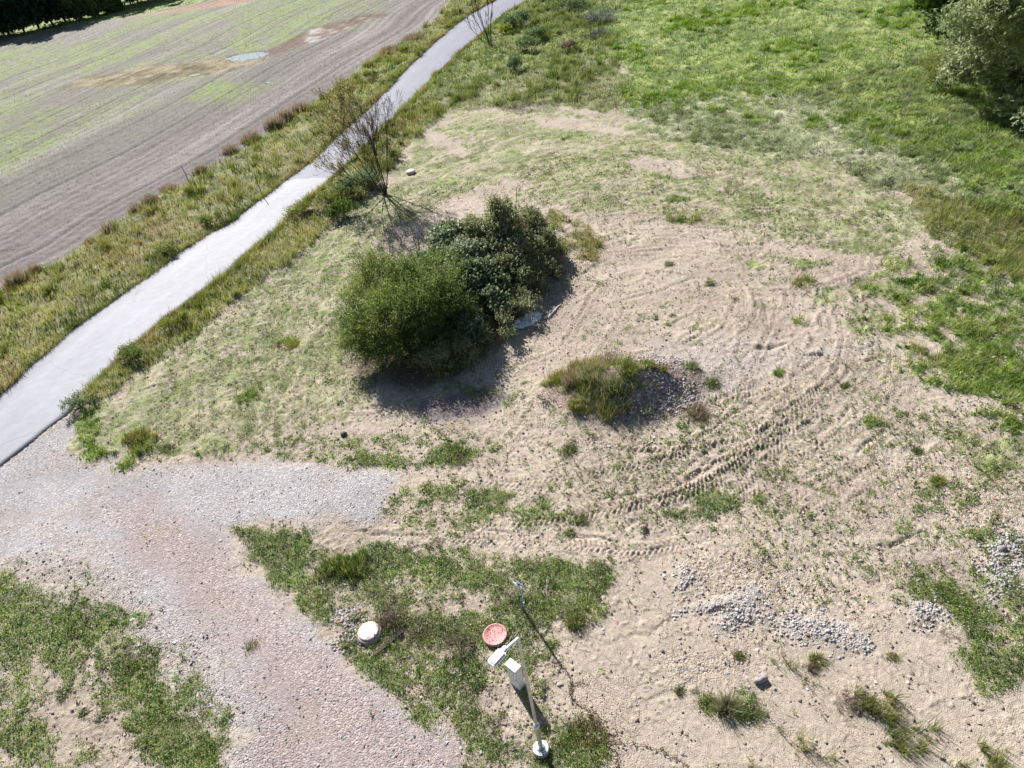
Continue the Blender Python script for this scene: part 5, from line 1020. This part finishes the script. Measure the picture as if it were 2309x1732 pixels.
# thin stakes on the field margin
for (a, b), hh, lb in [((593, 445), 1.5, 'thin dark wooden stake leaning at the left road edge'), ((427, 413), 1.3, 'thick short stake on the field margin above the road')]:
    p = gz(a, b); v, q = tube([(0, 0, -.1), (.02, 0, hh * .5), (-.03, .02, hh)], [.028, .026, .022], 7); q = [q, np.arange(len(v) - 7, len(v))[None, :]]; link('wooden_stake', make_mesh('wooden_stake', v, q), WOODD, loc=p, label=lb, category='stake', group='stakes left of the road')

def lay(name, label, cat, a, b, wd, th, mat, z=.05, k=None, group=None, tilt=0):
    A, B_ = gz(*a), gz(*b); L = float(np.linalg.norm(B_ - A)); m = (A + B_) / 2
    if k: 
        n = 6; tt = np.linspace(-.5, .5, n); rr = np.random.default_rng(len(label)); P = np.stack([tt * L, rr.normal(size=n) * wd * .25, 0 * tt], 1); v, q = tube(P, np.full(n, wd / 2) * rr.uniform(.8, 1.15, n), k); me = make_mesh(name, v, [q, np.arange(k)[None, ::-1], np.arange(len(v) - k, len(v))[None, :]], None, True)
    else: me = boxm(L, wd, th, .006)
    return link(name, me, mat, loc=(m[0], m[1], m[2] + z), rot=(0, tilt, math.atan2(B_[1] - A[1], B_[0] - A[0])), label=label, category=cat, **({'group': group} if group else {}))
lay('plank', 'dark weathered plank lying between the pale manhole cover and the dead weed', 'plank', (843, 1478), (908, 1423), .13, .05, WOODD, .04)
lay('branch', 'bleached grey branch on the sand, the longer of two beside the plastic sheet', 'branch', (1237, 722), (1264, 690), .11, .1, WOODL, .05, 7)
lay('branch', 'short grey branch alongside the longer one beside the plastic sheet', 'branch', (1230, 721), (1247, 704), .09, .1, WOODL, .05, 7)
lay('log', 'short grey cut log lying on the orange sand', 'log', (1708, 1541), (1719, 1524), .17, .1, PIPE, .085, 12)
lay('twig', 'pale twig lying on the bare sand right of the thicket', 'twig', (1464, 702), (1478, 711), .04, .1, WOODL, .03, 5)
lay('branch', 'thin dead branch at the top right corner of the thicket', 'branch', (1252, 520), (1276, 543), .05, .1, WOODL, .04, 5)

def boulder(name, label, px, s, c, seed, cat='stone', flat=.75):
    r = np.random.default_rng(seed); v, f = ico(); v = v * (1 + r.normal(size=(12, 1)) * .1) * s; v[:, 2] *= flat; me = make_mesh(name, v, f, np.broadcast_to(c, v.shape), True); o = link(name, me, M_stone, loc=gz(*px) + [0, 0, s * flat * .35], label=label, category=cat)
    md = o.modifiers.new('sub', 'SUBSURF'); md.levels = md.render_levels = 2; return o
boulder('stone', 'single pinkish stone on bare sand above the weed patch', (1452, 1189), .15, col(176, 156, 152), 1)
boulder('stone', 'dark round stone in the mown grass left of the damp soil', (776, 981), .18, col(96, 100, 88), 2)
boulder('stone', 'grey block shaped stone at the right edge among pale gravel', (2258, 1240), .15, col(168, 166, 164), 3, flat=1.1)
boulder('stone', 'white stone at the edge of the pink gravel and weeds', (497, 1219), .09, col(224, 220, 216), 4, flat=.35)
boulder('stone', 'flat white stone on the left side of the pink track', (298, 1398), .10, col(232, 228, 222), 5, flat=.3)
boulder('stone', 'squarish white stone near the middle of the pink track', (394, 1449), .09, col(234, 230, 224), 6, flat=.3)
r = np.random.default_rng(4); n = 60; p = r.normal(size=(n, 3)) * [.45, .3, .06]; p[:, 2] = np.abs(p[:, 2]) + .05; v, f, c = stones(p, r.uniform(.06, .16, n), np.broadcast_to(col(110, 104, 104), (n, 3)) * r.uniform(.7, 1.2, (n, 1)), 5, True)
link('clod_pile', make_mesh('clod_pile', v, f, c), M_stone, loc=gz(698, 482), label='small pile of dark clods at the road edge', category='clods', kind='stuff')

# crumpled plastic sheet by the thicket
P = W2([(1148, 738), (1170, 718), (1195, 705), (1224, 707), (1218, 720), (1200, 735), (1180, 744), (1160, 748)]); c0 = P.mean(0); lo, hi = P.min(0), P.max(0); G = 34
X, Y = np.meshgrid(np.linspace(lo[0], hi[0], G), np.linspace(lo[1], hi[1], G)); dd = sdist(P, X.ravel(), Y.ravel()) + .55 * (fbm(X.ravel(), Y.ravel(), .4, 4, 19, .7) - .55); xx, yy = X.ravel(), Y.ravel(); zz = zat(xx, yy) + .05 + .5 * np.abs(fbm(xx, yy, .3, 4, 12, .75) - .5) * 2 * sstep(0, .2, dd)
I = np.arange(G * G).reshape(G, G); Q = np.stack([I[:-1, :-1], I[:-1, 1:], I[1:, 1:], I[1:, :-1]], -1).reshape(-1, 4); Q = Q[(dd[Q] > -.03 + 0 * Q).all(1)]; us, inv = np.unique(Q, return_inverse=True)
ob = link('plastic_sheet', make_mesh('plastic_sheet', np.stack([xx - c0[0], yy - c0[1], zz], 1)[us], inv.reshape(Q.shape)), SHEET, loc=(c0[0], c0[1], 0), label='crumpled white plastic sheet on the ground at the edge of the thicket', category='plastic sheet'); ob.modifiers.new('thick', 'SOLIDIFY').thickness = .01

# reddish creeper over the sand
def creeper(label, lines, seed, clump=None):
    r = np.random.default_rng(seed); t = thing('creeper', label, 'creeper', gz(*lines[0][0]), 'creepers on the orange sand'); b = np.array(t.location); V = []; Q = []; o = 0; LV = []
    for ln in lines:
        Pn = smooth_line(W2(ln), 8); Pn = Pn + r.normal(size=Pn.shape) * .02; z = zat(Pn[:, 0], Pn[:, 1]) + .035; P3 = np.stack([Pn[:, 0], Pn[:, 1], z], 1) - b; v, q = tube(P3, np.full(len(P3), .007), 4); V.append(v); Q.append(q + o); o += len(v)
        k = r.integers(0, len(P3), 11 * len(P3) // 5); LV.append(P3[k] + r.normal(size=(len(k), 3)) * [.035, .035, .02] + [0, 0, .02])
    V = np.concatenate(V); link('runner', make_mesh('runner', V, np.concatenate(Q), barkcol(V, col(120, 92, 78), r)), M_bark, t); LV = np.concatenate(LV)
    if clump: q = gz(*clump) - b; LV = np.concatenate([LV, q + r.normal(size=(700, 3)) * [.35, .35, .10] + [0, 0, .1]])
    v, f, c = leaves(LV, .045 * r.uniform(.7, 1.3, len(LV)), .8, ramp3(LC['red'], r.random(len(LV))), seed, .8); link('leaves', make_mesh('leaves', v, f, c), M_leaf, t)
creeper('reddish creeper trailing right over the orange sand at the bottom edge', [[(1343, 1671), (1390, 1672), (1437, 1675), (1491, 1689), (1520, 1705), (1560, 1735)], [(1343, 1671), (1390, 1690), (1392, 1720), (1390, 1740)]], 31, (1330, 1655))
creeper('reddish creeper curling upward past the lamp base', [[(1340, 1640), (1336, 1620), (1329, 1602), (1292, 1581), (1283, 1560), (1288, 1545), (1300, 1540), (1318, 1537)], [(1290, 1570), (1288, 1530), (1270, 1505), (1255, 1500)]], 32)

# stubble of the harvested field and thin straw litter on the open soil
def strew(name, label, n, seed, sel, h, w, cols, lean, cat, lift=0.0):
    x, y = spread(n, seed); C = cover(x, y); r = np.random.default_rng(seed); k = r.random(len(x)) < sel(x, y, C); x, y = x[k], y[k]
    C = {kk: (v[k] if not isinstance(v, dict) else {q: z[k] for q, z in v.items()}) for kk, v in C.items()}; z = height(x, y, C, True); m = len(x); fp = near_w(x, y)
    H = r.uniform(h[0], h[1], m) * np.clip(fp / .07, 1, 1.6) ** .5; a = r.random(m) * 6.283; L = np.stack([np.cos(a), np.sin(a)], 1) * (lean * H * r.uniform(.2, 1, m))[:, None]
    cl = np.array(cols)[r.integers(0, len(cols), m)] * r.uniform(.8, 1.2, m)[:, None]
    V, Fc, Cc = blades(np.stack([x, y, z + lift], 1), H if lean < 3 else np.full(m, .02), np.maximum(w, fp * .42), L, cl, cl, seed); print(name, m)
    link(name, make_mesh(name, V, Fc, np.clip(Cc, 0, .9)), M_grass, label=label, category=cat, kind='stuff')
strew('stubble', 'grey brown stubble standing in the harvested field', 420000, 51, lambda x, y, C: (C['field'] > .6) * 1.0, (.06, .18), .01, [col(146, 136, 128), col(172, 162, 148), col(160, 162, 120), col(196, 190, 174), col(156, 172, 98)], .7, 'stubble')
strew('straw_litter', 'dry straw and twigs littered over the mown plot and bare soil', 330000, 52, lambda x, y, C: (1 - C['field']) * (1 - C['road']) * (1 - .95 * C['gravel']) * np.clip(.22 + .6 * (C['dm'] > .3) + .4 * C['P']['w'], 0, 1) * (.3 + .7 * (fbm(x, y, 1.1, 3, 58) > .5)) * (1 - .6 * pmask(ORANGE, x, y, .5, .5)), (.05, .14), .008, [col(222, 210, 182), col(206, 192, 160), col(120, 104, 88), col(176, 158, 132), col(234, 226, 204)], 6, 'straw', .012)

# small separate weeds dotted over the stony soil
def dots(name, label, n, seed):
    r = np.random.default_rng(seed); n1 = n; x = r.uniform(-16, 22, n1); y = r.uniform(7, 46, n1); C = cover(x, y)
    dn = .10 + .85 * pmask(SPARSE, x, y, 1.2, 1.6, 2.5) + .35 * pmask(W2([(1200, 900), (1560, 960), (1500, 1180), (1000, 1180), (900, 1050)]), x, y, .8, .8) + .3 * (C['dm'] > .2) + .7 * (C['P']['w'] > .2)
    dn = dn * (.15 + 1.2 * sstep(.42, .66, fbm(x, y, 1.3, 4, 29, .6))) * (1 - C['road']) * (1 - C['field']) * (1 - .93 * C['gravel']) * (1 - .75 * pmask(ORANGE, x, y, .5, .5)); k = r.random(n1) < dn; x, y = x[k], y[k]
    C = {kk: (v[k] if not isinstance(v, dict) else {q: z[k] for q, z in v.items()}) for kk, v in C.items()}; z = height(x, y, C, True); m = len(x); per = 9
    R_ = (.025 + .085 * r.random(m) ** 2); X = np.repeat(x, per); Y = np.repeat(y, per); RR = np.repeat(R_, per); a = r.random(m * per) * 6.283; q = RR * r.random(m * per) ** .6
    p = np.stack([X + np.cos(a) * q, Y + np.sin(a) * q, np.repeat(z, per) + .02 + RR * r.uniform(.2, 1.1, m * per)], 1)
    t = np.repeat(r.random(m), per); c = ramp3((col(84, 116, 54), col(128, 158, 76), col(178, 194, 112)), np.clip(t + r.normal(size=m * per) * .15, 0, 1)); br = np.repeat(r.random(m) < .2, per); c = np.where(br[:, None], col(150, 128, 104), c)
    V, Fc, Cc = leaves(p, np.maximum(RR * .9, .03) * r.uniform(.7, 1.3, m * per), .45, c, seed, .4, np.stack([np.cos(a), np.sin(a), .5 + 0 * a], 1)); print(name, m)
    link(name, make_mesh(name, V, Fc, np.clip(Cc, 0, .9)), M_leaf, label=label, category='weeds', kind='stuff')
dots('sparse_weeds', 'tiny separate green weeds dotted over the stony soil and tyre tracks', 62000, 61)

def hummocks(name, label, n, seed, poly, kind, rad, ht, per, cat='grass'):
    r = np.random.default_rng(seed); lo, hi = poly.min(0), poly.max(0); x = r.uniform(lo[0], min(hi[0], 75), n); y = r.uniform(lo[1], min(hi[1], 110), n)
    k = r.random(n) < pmask(poly, x, y, .6, .6) * sstep(.42, .6, fbm(x, y, 5, 3, seed)); x, y = x[k], y[k]; m = len(x); z = zat(x, y); R_ = rad * r.uniform(.5, 1.5, m)
    X = np.repeat(x, per) + np.repeat(R_, per) * r.normal(size=m * per) * .5; Y = np.repeat(y, per) + np.repeat(R_, per) * r.normal(size=m * per) * .5; Z = np.repeat(z, per); H = ht * r.uniform(.5, 1.2, m * per) * np.repeat(r.uniform(.6, 1.3, m), per)
    a = r.random(m * per) * 6.283; L = np.stack([np.cos(a), np.sin(a)], 1) * (H * r.uniform(.2, .9, m * per))[:, None] + np.array([.12, -.06]) * H[:, None] * 2; c = ramp3(KC[kind], np.clip(np.repeat(r.random(m), per) * .8 + r.normal(size=m * per) * .15, 0, 1)) * r.uniform(.75, 1.25, m * per)[:, None]
    V, Fc, Cc = blades(np.stack([X, Y, Z - .02], 1), H, np.maximum(.015, near_w(X, Y) * .55), L, c * .8, c * 1.1, seed); print(name, m)
    link(name, make_mesh(name, V, Fc, np.clip(Cc, 0, .9)), M_grass, label=label, category=cat, kind='stuff')
hummocks('meadow_hummocks', 'taller green tussocks raised above the upper right meadow', 5200, 91, MEADOW, 'l', .32, .42, 42)
hummocks('rough_hummocks', 'tall rank tussocks in the rough grass right of the far road', 1600, 92, ROUGH, 'r', .4, .7, 46)
hummocks('pale_hummocks', 'pale matted tussocks in the band between meadow and mown plot', 3000, 93, PALE, 'p', .3, .3, 42)
hummocks('verge_hummocks', 'tall leaning grass clumps along the left verge', 1500, 94, LVERGE, 't', .35, .75, 46)
hummocks('verge_hummocks', 'tall leaning grass clumps along the right verge', 700, 95, RVERGE, 't', .3, .7, 46)

# crumbs of dry soil that roughen the open ground
x, y = spread(190000, 71); k = np.hypot(x, y) < 46; x, y = x[k], y[k]; C = cover(x, y); r = np.random.default_rng(72)
m = r.random(len(x)) < (1 - C['road']) * (1 - C['field']) * (1 - C['gravel']) * np.clip(sstep(.40, .62, fbm(x, y, .9, 4, 73, .65)), .1, 1) * .7 * (1 - .6 * pmask(ORANGE, x, y, .5, .5)); x, y = x[m], y[m]
C = {kk: (v[m] if not isinstance(v, dict) else {q: z_[m] for q, z_ in v.items()}) for kk, v in C.items()}; z = height(x, y, C, True); sz = np.maximum(.012, near_w(x, y) * .38) + r.random(len(x)) ** 5 * .05
cc = np.array([SAND, SAND2, SAND2 * .85, col(170, 150, 132)])[r.integers(0, 4, len(x))] * r.uniform(.85, 1.1, len(x))[:, None]
V, Fc, Cc = stones(np.stack([x, y, z + sz * .3], 1), sz, cc, 74, False, .8); print('crumbs', len(x))
link('soil_crumbs', make_mesh('soil_crumbs', V, Fc, np.clip(Cc, 0, .9)), M_stone, label='dry crumbs and clods of soil littering the bare ground', category='soil crumbs', kind='stuff')
# grass hanging over both edges of the asphalt
def fringe(lines, label, seed, per=7, dens=26):
    r = np.random.default_rng(seed); P = smooth_line(W2(lines), 8); sl = np.concatenate([[0], np.cumsum(np.hypot(*np.diff(P, axis=0).T))]); n = int(sl[-1] * dens); t = r.random(n) * sl[-1]
    X = np.interp(t, sl, P[:, 0]); Y = np.interp(t, sl, P[:, 1]); wv = .35 * (vn(t * .9, t * 0, 3) - .5) + .25 * (vn(t * .2, t * 0, 4) - .5)
    X = np.repeat(X + wv, per) + r.normal(size=n * per) * .13; Y = np.repeat(Y + wv * .3, per) + r.normal(size=n * per) * .13; N = len(X); H = .38 * r.uniform(.3, 1.1, N) * np.repeat(.4 + 1.1 * vn(t * .6, t * 0, 9), per); a = r.random(N) * 6.283
    L = np.stack([np.cos(a), np.sin(a)], 1) * (H * r.uniform(.3, 1.1, N))[:, None]; c = tallcol(X, Y, r) * r.uniform(.75, 1.25, N)[:, None]; V, Fc, Cc = blades(np.stack([X, Y, 0 * X - .02], 1), H, np.maximum(.012, near_w(X, Y) * .5), L, c * .85, c * 1.1, seed)
    link('edge_grass', make_mesh('edge_grass', V, Fc, np.clip(Cc, 0, .9)), M_grass, label=label, category='grass', kind='stuff')
fringe(ROAD_L[1:-2], 'ragged grass hanging over the left edge of the asphalt road', 81); fringe([p for p in ROAD_R[1:] if p[1] < 930], 'ragged grass hanging over the right edge of the asphalt road', 82)
